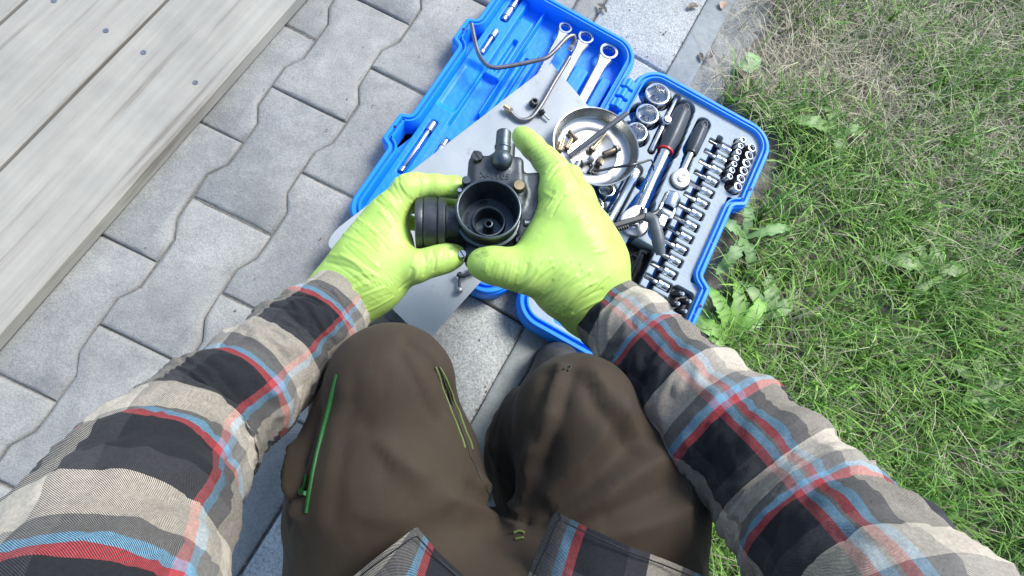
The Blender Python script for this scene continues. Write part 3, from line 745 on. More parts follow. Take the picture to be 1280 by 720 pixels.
MB().tube([(.006, -hy + .026, .009), (.010, -hy + .012, .011), (.007, -hy + .004, .011)], [.0035, .0036, .003], 10).build('lever', M['chrome2'], hdm)
MB().tube([(.001, -hy + .028, .0092), (.0035, -hy + .012, .0096), (.0055, -hy + .003, .0096)], .0013, 8).build('lever_slot', M['hole'], hdm)
ratchet('ratchet', 'small ratchet with dark grip and teardrop chrome head', .1290, -.020, rad(2.0), .132, .064, .0110, .0145, .0050)
# extension bar
t = thing('extension_bar', 'plain chrome extension bar between the lower sockets and the large ratchet', 'tool', MC @ T_((.0672, -.158, .030)) @ RZ(rad(-.6)))
MB().lathe([(.0085, 0), (.0092, .001), (.0092, .020), (.0078, .022), (.0076, .096), (.0078, .104), (.006, .1045)], 24, RX(PI / 2)).build('shaft', M['chrome'], t)
MB().box((-.0048, -.116, -.0048), (.0048, -.104, .0048), bev=.0008).build('square_drive', M['chrome2'], t)
# universal joint
t = thing('universal_joint', 'chrome universal joint beside the head of the small ratchet', 'tool', MC @ T_((.1345, -.165, .031)) @ RZ(rad(2)))
MB().lathe([(.0100, 0), (.0115, .001), (.0115, .021), (.0105, .023)], 26, RX(PI / 2)).build('cup', M['chrome'], t)
for sx in (-1, 1): MB().box((sx * .0104 - .0022, -.040, -.0065), (sx * .0104 + .0022, -.021, .0065), bev=.0016).build('fork', M['chrome'], t)
MB().lathe([(.0075, -.008), (.0082, -.007), (.0082, .007), (.0075, .008)], 20, T_((0, -.034, 0)) @ RY(rad(90))).build('cross_block', M['chrome2'], t)
for sx in (-1, 1): MB().lathe([(.003, 0), (.003, .0006)], 12, T_((sx * .0126, -.034, 0)) @ RY(sx * PI / 2)).build('pin', M['darksteel'], t)
MB().box((-.0065, -.058, -.0062), (.0065, -.038, .0062), bev=.002).build('yoke', M['chrome'], t)
MB().box((-.0045, -.071, -.0045), (.0045, -.057, .0045), bev=.001).build('square_drive', M['chrome2'], t)
# big spark-plug socket lying in the tray
t = thing('plug_socket', 'thick chrome tube socket lying in the tray between glove and ratchet head', 'socket', MC @ T_((.085, -.281, .030)))
MB().lathe([(.0120, 0), (.0136, .0012), (.0136, .034), (.0122, .037), (.0122, .064), (.0112, .0655)], 28, RX(PI / 2)).build('body', M['chrome'], t)
MB().lathe([(.0070, -.0004), (.0070, .002)], 6, RX(PI / 2)).build('mouth', M['hole'], t)
# hex keys in the black pocket
for i in range(5):
    x = .110 + .0075 * i; r = .0011 + .0004 * i; L = .050 + .006 * i
    t = thing('hex_key', '%s black hex key in the pocket beside the tube socket, counted from it' % ORD[i], 'hex key', MC @ T_((x, -.338, .0145 + .003 * (i % 2))) @ RZ(rad(-3 + 2 * i)), 'hex keys in the black pocket')
    MB().tube([(0, 0, 0), (0, L * .5, .003), (0, L, .005), (.002, L + .003, .005), (.010, L + .0035, .005)], r, 6, per=3).build('key', M['darksteel'], t, smooth=False)
mk('key_pocket_lining', *(lambda b: (b.v, b.f))(MB().box((.105, -.344, .0085), (.145, -.259, .0110), bev=.001)), M['trayblack'], case)
# serrated tool with grey curved handle lying across the tray
def cp(x, y, z): return at(x, y, z)
t = thing('serrated_tool', 'black serrated bar joined to a curved grey handle, lying across the tray', 'tool', T_(Vector(at(808, 275, .05))))
a, b = at(748, 291, .058), at(812, 272, .060); d = (b - a) / np.linalg.norm(b - a); nn = np.cross([0, 0, 1], d); L = np.linalg.norm(b - a)
mm = Matrix(((d[0], nn[0], 0, a[0]), (d[1], nn[1], 0, a[1]), (d[2], nn[2], 1, a[2]), (0, 0, 0, 1)))
bar = MB().box((0, -.0015, -.006), (L, .0070, .006), mm, bev=.0016); bb = bar.build('bar', M['black'], t, world=True)
for i in range(12):
    x = .004 + i * .0036
    MB().add([(x - .0017, -.0015, -.004), (x + .0017, -.0015, -.004), (x + .0004, -.0062, -.004), (x - .0017, -.0015, .003), (x + .0017, -.0015, .003), (x + .0004, -.0062, .003)], [(0, 2, 1), (3, 4, 5), (0, 3, 5, 2), (2, 5, 4, 1), (0, 1, 4, 3)], mm).build('tooth', M['black'], bb, smooth=False)
MB().tube([at(806, 271, .062), at(816, 275, .063), at(820, 288, .062), at(823, 303, .060), at(826, 318, .055)], [.0060, .0082, .0092, .0090, .0065], 20).build('handle', M['greyhandle'], t, world=True)
MB().tube([at(812, 270, .0615), at(819, 267, .0615), at(824, 262, .060)], [.005, .0045, .003], 14).build('pivot_end', M['darksteel'], t, world=True)
# wrenches in the lid
def wrench(label, x, y, r, L, az, z):
    t = thing('combination_wrench', label, 'wrench', MC @ T_((x, y, z)) @ RZ(az), 'ring wrenches in the case lid')
    n = 48; th = r * .62
    b = MB().lathe([(r * .70, -th * .5), (r * .98, -th * .5), (r * 1.03, -th * .3), (r * 1.03, th * .3), (r * .97, th * .5), (r * .74, th * .5), (r * .68, th * .4)], n, cap=(False, False))
    b.lathe([(r * .70, th * .42), (r * .68, th * .38), (r * .68, -th * .45), (r * .7, -th * .5)], n, cap=(False, False), sides=lambda a, i: 1 + .085 * abs(math.cos(6 * a)))
    b.build('ring', M['chrome'], t)
    w0, w1 = r * .72, r * .52; V = []; F = []
    secs = [(-r * .86, r * .80, th * .40), (-r * 1.35, r * .66, th * .36), (-r * 2.1, w1 * 1.0, th * .30), (-L * .6, w1 * .92, th * .27), (-L, w1, th * .27)]
    for (yy, ww, tt) in secs:
        V += [(-ww, yy, -tt * .4), (-ww * .8, yy, -tt), (ww * .8, yy, -tt), (ww, yy, -tt * .4), (ww, yy, tt * .4), (ww * .8, yy, tt), (-ww * .8, yy, tt), (-ww, yy, tt * .4)]
    for s_ in range(len(secs) - 1):
        for q in range(8):
            j = (q + 1) % 8; F.append((s_*8+q, s_*8+j, (s_+1)*8+j, (s_+1)*8+q))
    F += [tuple(reversed(range(8))), tuple((len(secs)-1)*8+q for q in range(8))]
    MB().add(V, F).build('shaft', M['chrome2'], t, sharp=25)
    pl = MB(); pts = []; hw = w1 * .50
    for q in range(9): a_ = PI * q / 8; pts.append((hw * math.cos(a_), -r * 2.3 + hw * math.sin(a_)))
    pts += [(-hw, -L * .85), (hw, -L * .85)]
    V = [(p[0], p[1], th * .30) for p in pts] + [(p[0] * .85, p[1], th * .355) for p in pts]; n_ = len(pts)
    F = [tuple(range(n_, 2 * n_))] + [(q, (q+1) % n_, (q+1) % n_ + n_, q + n_) for q in range(n_)]
    pl.add(V, F).build('raised_panel', M['chrome'], t, sharp=20)
    return t
wrench('smallest of the three ring wrenches, touched by the hooked pipe end', -.139, .013, .0110, .150, rad(3), .026)
wrench('middle one of the three chrome ring wrenches in the blue lid', -.1025, .015, .0130, .165, rad(1.5), .027)
wrench('largest chrome ring wrench in the blue lid, nearest the hinge', -.0590, .011, .0152, .180, rad(1.5), .028)
# bits and extensions in the lid edge
def lidbar(name, label, x, y, L, r, parts):
    t = thing(name, label, 'tool', MC @ T_((x, y, .0225)))
    z = 0
    for i, (nm, ln, rr, mt) in enumerate(parts):
        MB().lathe([(rr * .85, z), (rr, z + .0008), (rr, z + ln - .0008), (rr * .85, z + ln)], 18, RX(PI / 2)).build(nm, M[mt], t); z += ln
lidbar('socket_adapter', 'short chrome adapter at the top left edge of the blue lid', -.231, .022, .05, .006, [('square_drive', .010, .0042, 'chrome2'), ('collar', .012, .0060, 'chrome'), ('neck', .004, .0045, 'steel'), ('barrel', .016, .0060, 'chrome'), ('tip', .008, .0045, 'chrome2')])
lidbar('extension_bar', 'thin chrome extension bar behind the bent pipe end in the lid', -.231, -.052, .05, .005, [('socket_end', .014, .0050, 'chrome'), ('shaft', .030, .0032, 'chrome2'), ('drive_end', .006, .0042, 'chrome')])
lidbar('extension_bar', 'longer chrome extension bar in the lid corner beside the grey plate', -.231, -.248, .09, .005, [('socket_end', .016, .0055, 'chrome2'), ('shaft', .070, .0036, 'chrome'), ('drive_end', .008, .0045, 'chrome')])
lidbar('extension_bar', 'bit of chrome bar showing past the upper edge of the grey plate', -.201, -.263, .06, .004, [('socket_end', .012, .0046, 'chrome2'), ('shaft', .050, .0036, 'chrome')])

# ------------------------------------------------------------------ grey sheet and what lies on it
def plate():
    c = [at(403, 300, .0445), at(533, 428, .0440), at(766, 168, .0455), at(689, 79, .0455)]
    n = 60; V = []; UVs = np.linspace(0, 1, n)
    # rounded left corner by shrinking parameters
    for i, u in enumerate(UVs):
        for j, v in enumerate(UVs):
            uu, vv = u, v
            r = .075
            if u < r and v < r:     # corner near c[0]
                dx, dy = (r - u) / r, (r - v) / r; m = max(dx, dy); l = math.hypot(dx, dy); f_ = m / l if l > 0 else 1; uu, vv = r - (r - u) * f_, r - (r - v) * f_
            p = c[0] * (1 - uu) * (1 - vv) + c[1] * uu * (1 - vv) + c[2] * uu * vv + c[3] * (1 - uu) * vv
            p = p + np.array([0, 0, .0016 * float(noise3(p[None], 22)[0])])
            V.append(p)
    V = np.array(V); I = np.arange(n * n).reshape(n, n)
    F = np.stack([I[:-1, :-1], I[1:, :-1], I[1:, 1:], I[:-1, 1:]], -1).reshape(-1, 4).tolist()
    B = list(I[:, 0]) + list(I[-1, 1:]) + list(I[::-1, -1][1:]) + list(I[0, ::-1][1:-1]); m = len(V)
    V2 = V - np.array([0, 0, .0012]); F2 = [tuple(int(q) + m for q in reversed(f)) for f in F]
    for a_, b_ in zip(B, B[1:] + B[:1]): F2.append((int(b_), int(a_), int(a_) + m, int(b_) + m))
    o = mk('metal_plate', np.vstack([V, V2]), F + F2, M['plate'], None, True, sharp=40)
    tag(o, 'grey sheet metal plate with a rounded corner lying across the blue lid', 'metal plate')
plate()
PZ = .0468
def lathe_thing(name, label, cat, M4, parts, group=None):
    t = thing(name, label, cat, M4, group)
    for nm, prof, n, mt in parts: MB().lathe(prof, n).build(nm, M[mt], t)
    return t
# bent pipes
t = thing('bent_pipe', 'bent grey fuel pipe hooked over the smallest wrench, its open end over the lid edge', 'pipe', T_(Vector(at(650, 80, .05))))
MB().tube([at(589.5, 30, .050), at(593, 48, .050), at(598, 66, .050), at(606, 79, .051), at(618, 84.5, .051), at(640, 82, .052), at(664, 77, .054), at(682, 72.5, .056), at(694, 63, .058), at(704, 52, .060), at(711, 46, .060), at(717, 45, .058), at(718, 51, .054), at(715, 57, .050)], .0034, 14).build('tube', M['pipe'], t, world=True)
dv = Vector(at(711, 65, .044) - at(715, 57, .050))
fit = MB().lathe([(.0030, 0), (.0044, .0005), (.0050, .003), (.0050, .006), (.0036, .0065), (.0036, .0095), (.0028, .010)], 6, basis(dv, at(715.5, 56, .0505))); fit.build('union_nut', M['steel'], t, world=True)
t = thing('bent_pipe', 'longer bent grey pipe with brass union, running from the plate towards the wrenches', 'pipe', T_(Vector(at(670, 130, .05))))
MB().tube([at(636, 137, PZ + .005), at(641, 143, PZ + .004), at(648, 149, PZ + .003), at(656, 150, PZ + .003), at(664, 147, PZ + .003), at(672, 138, PZ + .004), at(682, 122, PZ + .006), at(692, 104, PZ + .009), at(702, 88, PZ + .011), at(712, 71, .062)], .0033, 14).build('tube', M['pipe'], t, world=True)
dv = Vector(at(629, 131, PZ + .007) - at(638, 139, PZ + .005))
o = at(639, 140, PZ + .005)
MB().lathe([(.0030, 0), (.0056, .0004), (.0056, .0040), (.0044, .0042)], 6, basis(dv, o)).build('union_nut', M['brass'], t, world=True)
MB().lathe([(.0042, .0042), (.0045, .0046), (.0045, .0100), (.0030, .0104), (.0030, .0135), (.0020, .0140)], 18, basis(dv, o)).build('union_thread', M['brassbright'], t, world=True)
# black cap and loose pin
o = at(666.5, 130, PZ)
t = thing('black_cap', 'small black plastic cap standing on the grey plate beside the pipe', 'cap', T_(Vector(o)) @ RZ(.6) @ RX(rad(8)))
MB().lathe([(.0060, 0), (.0068, .0010), (.0066, .005), (.0058, .0095), (.0052, .0100), (.0036, .0100), (.0034, .0060)], 8, sides=lambda a, i: 1 + .07 * math.cos(3 * a)).build('cap_shell', M['black'], t)
d0, d1 = at(676, 139, PZ + .004), at(689, 152, PZ + .003)
t = thing('loose_pin', 'short steel pin with a black collar lying beside the bent pipe', 'pin', basis(d1 - d0, d0))
MB().lathe([(.0016, -.001), (.0050, 0), (.0055, .002), (.0040, .004), (.0046, .0055), (.0016, .007)], 8).build('collar', M['black'], t)
MB().lathe([(.0017, .006), (.0017, .0175), (.0013, .018)], 12).build('pin_rod', M['chrome2'], t)
# throttle lever with ball
o = at(575, 355, .0450)
t = thing('ball_lever', 'small cranked lever with a steel ball lying near the gloved thumb', 'lever', T_(Vector(o)))
MB().tube([at(575, 340, .053), at(574.5, 350, .051), at(574, 358, .0505)], .0021, 12).build('ball_stem', M['darksteel'], t, world=True)
MB().lathe([(.0004, -.0050), (.0030, -.0042), (.0047, -.0016), (.0047, .0016), (.0030, .0042), (.0004, .0050)], 22, T_(Vector(at(574, 363, .0500)))).build('ball', M['steel'], t, world=True)
MB().tube([at(571, 343, .0535), at(578, 345, .0535), at(586, 342, .0535), at(592, 337, .0530)], [.0026, .0032, .0030, .0025], 10).build('arm', M['darksteel'], t, world=True)
MB().box((-.0050, -.0050, -.0050), (.0050, .0050, .0050), T_(Vector(at(592, 337, .0520))) @ RZ(.3), bev=.0014).build('end_block', M['black'], t, world=True)

# ------------------------------------------------------------------ steel pan with small parts
pc = at(742.5, 187, .060)
PAN = T_(Vector((pc[0], pc[1], .0500))) @ RX(rad(-2)) @ RY(rad(1.5))
PANR = .0635
t = thing('steel_pan', 'round stainless steel pan of small parts, resting on the plate and the sockets', 'pan', PAN)
MB().lathe([(.004, .0000), (PANR * .78, .0000), (PANR * .86, .0012), (PANR * .93, .006), (PANR * .985, .0190), (PANR * 1.012, .0200), (PANR * 1.018, .0208), (PANR * 1.01, .0216), (PANR * .988, .0212), (PANR * .965, .0190), (PANR * .915, .0065), (PANR * .85, .0022), (PANR * .76, .0010), (PANR * .60, .0010), (PANR * .59, .0014), (PANR * .575, .0010), (.002, .0010)], 72).build('bowl', M['pan'], t)
def on_pan(px_, py_, lift): return at(px_, py_, .0515 + lift)
def jet(label, px0, py0, px1, py1, parts, r=.004, name='brass_jet', cat='jet'):
    a, b = on_pan(px0, py0, r + .0005), on_pan(px1, py1, r + .0015)
    t = thing(name, label, cat, basis(b - a, a), 'small carburettor parts in the pan'); L = np.linalg.norm(b - a)
    for nm, prof, n, mt in parts(L): MB().lathe(prof, n).build(nm, M[mt], t)
hexjet = lambda L: [('hex_head', [(.0038, 0), (.0046, .0004), (.0046, .0040), (.0038, .0044)], 6, 'brass'), ('threaded_stem', [(.0034, .0042), (.0034, L - .002), (.0028, L - .0015), (.0024, L)], 14, 'brassbright')]
tubejet = lambda L: [('emulsion_tube', [(.0018, 0), (.0032, .0005), (.0032, L * .75), (.0042, L * .76), (.0042, L)], 16, 'brass'), ('bore', [(.0017, L - .0002), (.0017, L + .0003)], 12, 'hole')]
bolt = lambda L: [('bolt_head', [(.0052, 0), (.0058, .0005), (.0058, .0050), (.0050, .0056)], 6, 'brass'), ('bolt_stem', [(.0040, .0054), (.0040, L - .001), (.0034, L)], 16, 'brass'), ('washer', [(.0064, .0056), (.0066, .006), (.0066, .0068), (.0064, .0072)], 20, 'steel')]
jet('brass tube jet leaning on the left wall of the pan, topmost of its cluster', 711, 163, 721, 175, tubejet)
jet('brass hex jet lying against the left side of the pan', 700, 189, 705, 173, hexjet)
jet('stubby brass hex jet in the middle of the left cluster', 708, 186, 715, 174, hexjet, .0045)
jet('long pale brass jet pointing at the far rim, beside the dark rod', 739, 188, 757, 167, lambda L: [('hex_head', [(.0044, 0), (.0054, .0005), (.0054, .0045), (.0044, .005)], 6, 'brass'), ('needle', [(.0028, .005), (.0028, L * .6), (.0016, L * .65), (.0014, L)], 12, 'brassbright')], .0045)
jet('hollow brass union bolt with washer near the right wall of the pan', 774, 185, 754, 193, bolt, .005, 'union_bolt', 'bolt')
jet('squat brass plug standing in the middle of the pan', 748, 205, 752, 198, lambda L: [('plug_body', [(.0050, 0), (.0062, .0006), (.0058, .005), (.0044, .009), (.0030, .0100)], 8, 'brass'), ('bore', [(.0018, .0099), (.0018, .0103)], 10, 'hole')], .0055)
jet('grey steel fitting beside the gloved knuckle in the pan', 716, 214, 723, 203, lambda L: [('fitting_body', [(.0050, 0), (.0056, .0005), (.0056, L * .6), (.0044, L * .65), (.0044, L)], 8, 'steel')], .005, 'steel_fitting', 'fitting')
jet('grey steel nut with a dark bore, lowest in the pan', 724, 215, 721, 210, lambda L: [('nut_body', [(.0050, 0), (.0058, .0006), (.0058, .0052), (.0050, .0058)], 6, 'steel'), ('bore', [(.0030, .0057), (.0030, .0062)], 14, 'hole')], .005, 'steel_nut', 'nut')
jet('small dark grub screw beside the wire tool in the pan', 736, 216, 741, 209, lambda L: [('screw_body', [(.0030, 0), (.0034, .0004), (.0034, L)], 12, 'darksteel')], .003, 'grub_screw', 'screw')
jet('flat steel bracket piece in the lower middle of the pan', 727, 204, 741, 198, lambda L: [('bracket_body', [(.0035, 0), (.0055, .001), (.0030, L * .5), (.0060, L * .8), (.0040, L)], 5, 'steel')], .004, 'steel_bracket', 'bracket')
t = thing('dark_rod', 'straight dark grey rod leaning out of the pan over the blue lid', 'rod', T_(Vector(on_pan(714, 194, .005))))
MB().tube([on_pan(712, 195, .0050), on_pan(748, 168, .019), at(784, 141, .083)], .0039, 16).build('rod', M['pipe'], t, world=True)
t = thing('wire_tool', 'flat dark wire hook lying across the pan rim towards the extension bar', 'tool', T_(Vector(on_pan(745, 213, .004))))
MB().tube([on_pan(737, 197, .006), on_pan(740, 206, .004), on_pan(742, 213, .004), on_pan(748, 213.5, .006), on_pan(770, 209, .012), at(790, 206, .0735), at(803, 203, .068), at(813, 200, .062), at(816, 204, .056), at(817, 213, .046)], [.0010, .0012, .0014, .0018, .0020, .0020, .0018, .0015, .0013, .0011], 8).build('wire', M['darksteel'], t, world=True)

# ------------------------------------------------------------------ grass, weeds, litter
def blades(n, pos, length, width, lean, cols, seed, flat=0.0):
    r = np.random.default_rng(seed); az = r.random(n) * 2 * PI; tw = r.random(n) * 2 * PI
    L = length * (0.55 + 0.9 * r.random(n)); le = lean * (0.35 + 1.0 * r.random(n)); W = width * (0.6 + 0.8 * r.random(n))
    dirv = np.stack([np.cos(az), np.sin(az), 0 * az], 1); side = np.stack([-np.sin(az), np.cos(az), 0 * az], 1)
    V = np.zeros((n, 7, 3)); up = np.array([0, 0, 1.0])
    for k, t in enumerate((0, .4, .75, 1.0)):
        ang = le * t; hgt = np.sin(np.clip(1 - le * t * .55, .02, 1)) if False else None
        out = L * t * np.sin(le * (0.4 + .6 * t)); hz = L * t * np.cos(np.clip(le * (0.4 + .6 * t), 0, 1.52))
        c = pos + dirv * out[:, None] + up * hz[:, None] + side * (np.sin(tw + 2 * t) * L * .10 * t)[:, None]
        w_ = (W * (1 - .72 * t))[:, None] * .5
        if k < 3: V[:, 2 * k] = c - side * w_; V[:, 2 * k + 1] = c + side * w_
        else: V[:, 6] = c
    b = np.arange(n)[:, None] * 7; F4 = np.concatenate([b + [0, 1, 3, 2], b + [2, 3, 5, 4]]); F3 = b + [4, 5, 6]
    C = np.repeat(cols[:, None, :], 7, 1)
    return V.reshape(-1, 3), F4, F3, C.reshape(-1, 3)
def grass_object(name, label, sets):
    Vs, Fs, Cs, o = [], [], [], 0
    for V, F4, F3, C in sets:
        Vs.append(V); Cs.append(C); Fs += (F4 + o).tolist() + (F3 + o).tolist(); o += len(V)
    ob = mk(name, np.vstack(Vs), Fs, M['grass'], None, True, cols=np.vstack(Cs)); return tag(ob, label, 'grass', kind='stuff')
def area(n, seed, u0, u1, v0, v1):
    r = np.random.default_rng(seed); u = u0 + (u1 - u0) * r.random(n); v = v0 + (v1 - v0) * r.random(n)
    P = u[:, None] * E1 + v[:, None] * E2; P[:, 2] = -.012 + .018 * noise3(P, 18); return P, u, v, r
def in_view(P): return (P[:, 0] < 1.35) & (P[:, 1] < 1.05) & (P[:, 1] > -.40) & (P[:, 0] > .0)
P, U_, V_, r = area(95000, 11, -.6, 1.6, .135, 1.5)
dens = noise3(P, 9) + .6 * noise3(P, 28)
q_ = np.linalg.inv(MCn); LX = P @ q_[:3, :3].T + q_[:3, 3]
nearcase = (LX[:, 0] < .275) & (LX[:, 0] > -.3) & (LX[:, 1] > -.49) & (LX[:, 1] < .06)
keep = in_view(P) & ~nearcase & (P[:, 0] > .20 - .25 * (P[:, 1] > .2)) & (dens + .62 * np.clip((V_ - .13) / .12, 0, 1) > r.random(len(P)) * .75 - .10); P, U_, V_ = P[keep], U_[keep], V_[keep]; n = len(P); r = np.random.default_rng(5)
dry = np.clip(.62 - (V_ - .13) * 1.2 + .9 * noise3(P, 8) + .35 * np.clip((U_ - .45) * 2, -.6, 1), 0.10, .93)
LX = P @ q_[:3, :3].T + q_[:3, 3]; isd = (r.random(n) < dry) & ~((LX[:, 0] < .315) & (LX[:, 1] > -.5) & (LX[:, 1] < .08))
gcol = np.array([.12, .27, .04]) * (0.65 + .8 * r.random((n, 1))) + np.array([.05, .02, 0]) * r.random((n, 1)); dcol = np.array([.44, .39, .27]) * (0.5 + .85 * r.random((n, 1)))
C = np.where(isd[:, None], dcol, gcol)
wide = (~isd) & (r.random(n) < .22)
S = [blades(int(wide.sum()), P[wide], .060, .0048, .85, C[wide] * 1.15, 4), blades(int((~isd).sum()), P[~isd], .068, .0024, 1.10, C[~isd], 1), blades(int(isd.sum()), P[isd], .085, .0014, 1.45, C[isd], 2)]
# straw lying over the verge edge
P2, u2, v2, r2 = area(3400, 21, -.3, 1.4, .105, .21); P2[:, 2] = .002; k2 = (noise3(P2, 14) > -.08) & in_view(P2) & (u2 > .72); P2 = P2[k2]; n2 = len(P2)
S.append(blades(n2, P2, .075, .0012, 1.55, np.array([.40, .35, .24]) * (0.45 + .8 * np.random.default_rng(8).random((n2, 1))), 3))
grass_object('grass', 'patchy green and straw-coloured grass growing beside the kerb', S)
def leaf(L, W, lobes, bend, n=30, fold=.22):
    """one dandelion-like leaf along +x, toothed outline, midrib folded"""
    V = []; F = []
    for i in range(n + 1):
        t = i / n; w_ = W * math.sin(PI * min(1, t ** .8 * 1.0)) ** .8 * (1 - lobes * ((t * 5.5) % 1.0) * (1.1 - t)) + .0012 * (1 - t)
        x = L * t * math.cos(bend * t * .6); z = L * t * math.sin(.75 - bend * t)
        z = max(z, .002)
        V += [(x, -w_, z + w_ * fold), (x, 0, z), (x, w_, z + w_ * fold)]
    for i in range(n): a = 3 * i; F += [(a, a + 3, a + 4, a + 1), (a + 1, a + 4, a + 5, a + 2)]
    return V, F
def weed(label, px_, py_, nl, L, W, lobes, col, seed, az0=0, spread=2 * PI, name='dandelion_plant'):
    r = random.Random(seed); o = at(px_, py_, .0); t = thing(name, label, 'plant', T_(Vector((o[0], o[1], .008))), 'broad-leaved weeds in the grass')
    for i in range(nl):
        a = az0 + spread * (i + r.uniform(-.2, .2)) / nl; V, F = leaf(L * r.uniform(.75, 1.15), W * r.uniform(.8, 1.2), lobes, r.uniform(.7, 1.25))
        c = np.array(col) * r.uniform(.75, 1.25); cc = np.tile(c, (len(V), 1)); cc[1::3] = cc[1::3] * .6 + np.array([.30, .36, .16]) * .4
        mk('leaf', V, F, M['grass'], t, True, cols=cc, M=RZ(a))
    return t
weed('bright green dandelion leaves standing beside the case latch', 908, 425, 6, .105, .011, .55, (.17, .40, .03), 1, .9, 3.0)
weed('dull green dandelion with drooping leaves below the case edge', 925, 300, 5, .085, .011, .6, (.12, .26, .07), 2)
weed('single pale rounded leaf plant in the dry grass at the top', 938, 92, 2, .045, .014, .05, (.24, .42, .17), 3, 1.8, 2.4, 'broadleaf_plant')
weed('pale leafy plant beside the sleeve', 950, 400, 5, .085, .012, .4, (.17, .33, .09), 4, .6, 3.6)
for i, (x, y, L) in enumerate(((1035, 170, .08), (1150, 340, .10), (1210, 480, .07))):
    weed(['toothed weed in the lawn level with the top of the tray', 'large toothed weed alone in the middle of the lawn', 'small toothed weed at the near outer side of the lawn'][i], x, y, (4, 6, 5)[i], L, .012, .55, (.11, .24, .04), 10 + i)
# yellow flower
o = at(883, 628, .05); t = thing('dandelion_flower', 'small yellow flower in the grass between thigh and sleeve', 'flower', T_(Vector((o[0], o[1], 0))))
MB().tube([(0, 0, -.005), (.004, .002, .03), (.002, .004, .055)], .0014, 8).build('stem', m_plain('stem_green', (.16, .26, .06), .5), t)
pt = MB()
for i in range(26):
    a = i * 2.4; rr = .0045 + .006 * (i / 26); pt.add([(rr * .2 * math.cos(a), rr * .2 * math.sin(a), .055), (rr * math.cos(a - .16), rr * math.sin(a - .16), .060 - .004 * i / 26), (rr * 1.12 * math.cos(a), rr * 1.12 * math.sin(a), .060 - .004 * i / 26), (rr * math.cos(a + .16), rr * math.sin(a + .16), .060 - .004 * i / 26)], [(0, 1, 2, 3)], T_((.002, .004, 0)))
pt.build('petals', m_plain('yellow_petals', (.80, .52, .02), .5), t, smooth=False)
# fallen leaves and grit on the verge
for i, (x, y, a, c) in enumerate(((868, 8, .4, (.10, .065, .04)), (905, 4, 1.4, (.34, .23, .16)), (874, 68, 2.2, (.06, .05, .038)), (888, 66, 1.2, (.055, .045, .035)), (752, 8, 2.0, (.08, .07, .058)))):
    o = at(x, y, .006); V, F = leaf((.030, .026, .022, .028, .030)[i], (.0055, .008, .0045, .0035, .004)[i], .45, 1.3, 12, .9); V = [(p[0] - .013, p[1] + .003 * math.sin(p[0] * 160 + i), p[2] * .45) for p in V]
    ob = mk('fallen_leaf', V, F, M['grass'], None, True, cols=np.tile(np.array(c), (len(V), 1)), M=T_(Vector((o[0], o[1], .004))) @ RZ(a))
    tag(ob, ['brown curled dead leaf at the top end of the kerb', 'pinkish dry leaf at the edge of the dead grass, top', 'dark dead leaf on the dusty verge touching the kerb', 'dark shrivelled leaf beside another on the dusty verge', 'greyish shred of dead leaf in the joint above the case lid'][i], 'leaf', 'dead leaves on the ground')
r = np.random.default_rng(31); Vg, Fg = [], []
for i in range(900):
    u = r.uniform(-.3, 1.2)
    v = r.choice([r.normal(-.116, .004), r.uniform(.085, .14), r.normal(.036, .002), r.uniform(-.5, .03)], p=[.25, .35, .2, .2]); p = uv2(u, v, .002); s_ = r.uniform(.0005, .0018); b = len(Vg)
    for d in ((1, 0, 0), (-1, 0, 0), (0, 1, 0), (0, -1, 0), (0, 0, .8), (0, 0, -.8)): Vg.append(p + np.array(d) * s_ * r.uniform(.6, 1.3))
    for f in ((0, 2, 4), (2, 1, 4), (1, 3, 4), (3, 0, 4), (2, 0, 5), (1, 2, 5), (3, 1, 5), (0, 3, 5)): Fg.append(tuple(q + b for q in f))
tag(mk('gravel', Vg, Fg, M['soil'], None, False), 'scattered grit and crumbs along the slab joints and kerb', 'grit', kind='stuff')

# ------------------------------------------------------------------ carburettor held in the hands
CZ = .285
co = at(611, 260, CZ)
CM = T_(Vector(co)) @ RX(rad(-3.0)) @ RY(rad(-4.0))
carb = thing('carburettor', 'dark carburettor with open round float bowl, held between the gloved hands', 'carburettor', CM)
R0 = .0300
bw = MB().lathe([(.024, -.050), (.0285, -.046), (.0290, -.030), (.0318, -.0285), (.0322, -.0225), (.0318, -.0195), (.0296, -.0185), (.0294, -.0060), (R0 + .0006, -.0048), (R0 + .0008, -.0012), (R0, -.0002), (R0 - .0008, 0), (R0 - .0018, -.0006), (R0 - .0022, -.0030), (R0 - .0026, -.026), (R0 - .0050, -.031), (.0165, -.031)], 64, cap=(True, False))
bowl = bw.build('float_bowl', M['carb2'], carb)
MB().lathe([(.0170, -.0312), (.0165, -.0240), (.0158, -.0228), (.0146, -.0226), (.0138, -.0236), (.0132, -.044), (.0040, -.045)], 48, T_((.0006, -.0025, 0)), cap=(False, False)).build('inner_cup', M['carb2'], bowl)
MB().lathe([(.0160, -.030), (.0310, -.0312)], 48, cap=(False, False)).build('bowl_floor', M['carb2'], bowl)
MB().lathe([(.0052, -.046), (.0050, -.030), (.0042, -.0285), (.0030, -.0282), (.0024, -.0290), (.0022, -.040)], 24, T_((.0006, -.0025, 0)), cap=(False, True)).build('main_jet', M['carb2'], bowl)
MB().lathe([(.0021, -.0385), (.0021, -.0375)], 16, T_((.0006, -.0025, 0))).build('jet_bore', M['hole'], bowl)
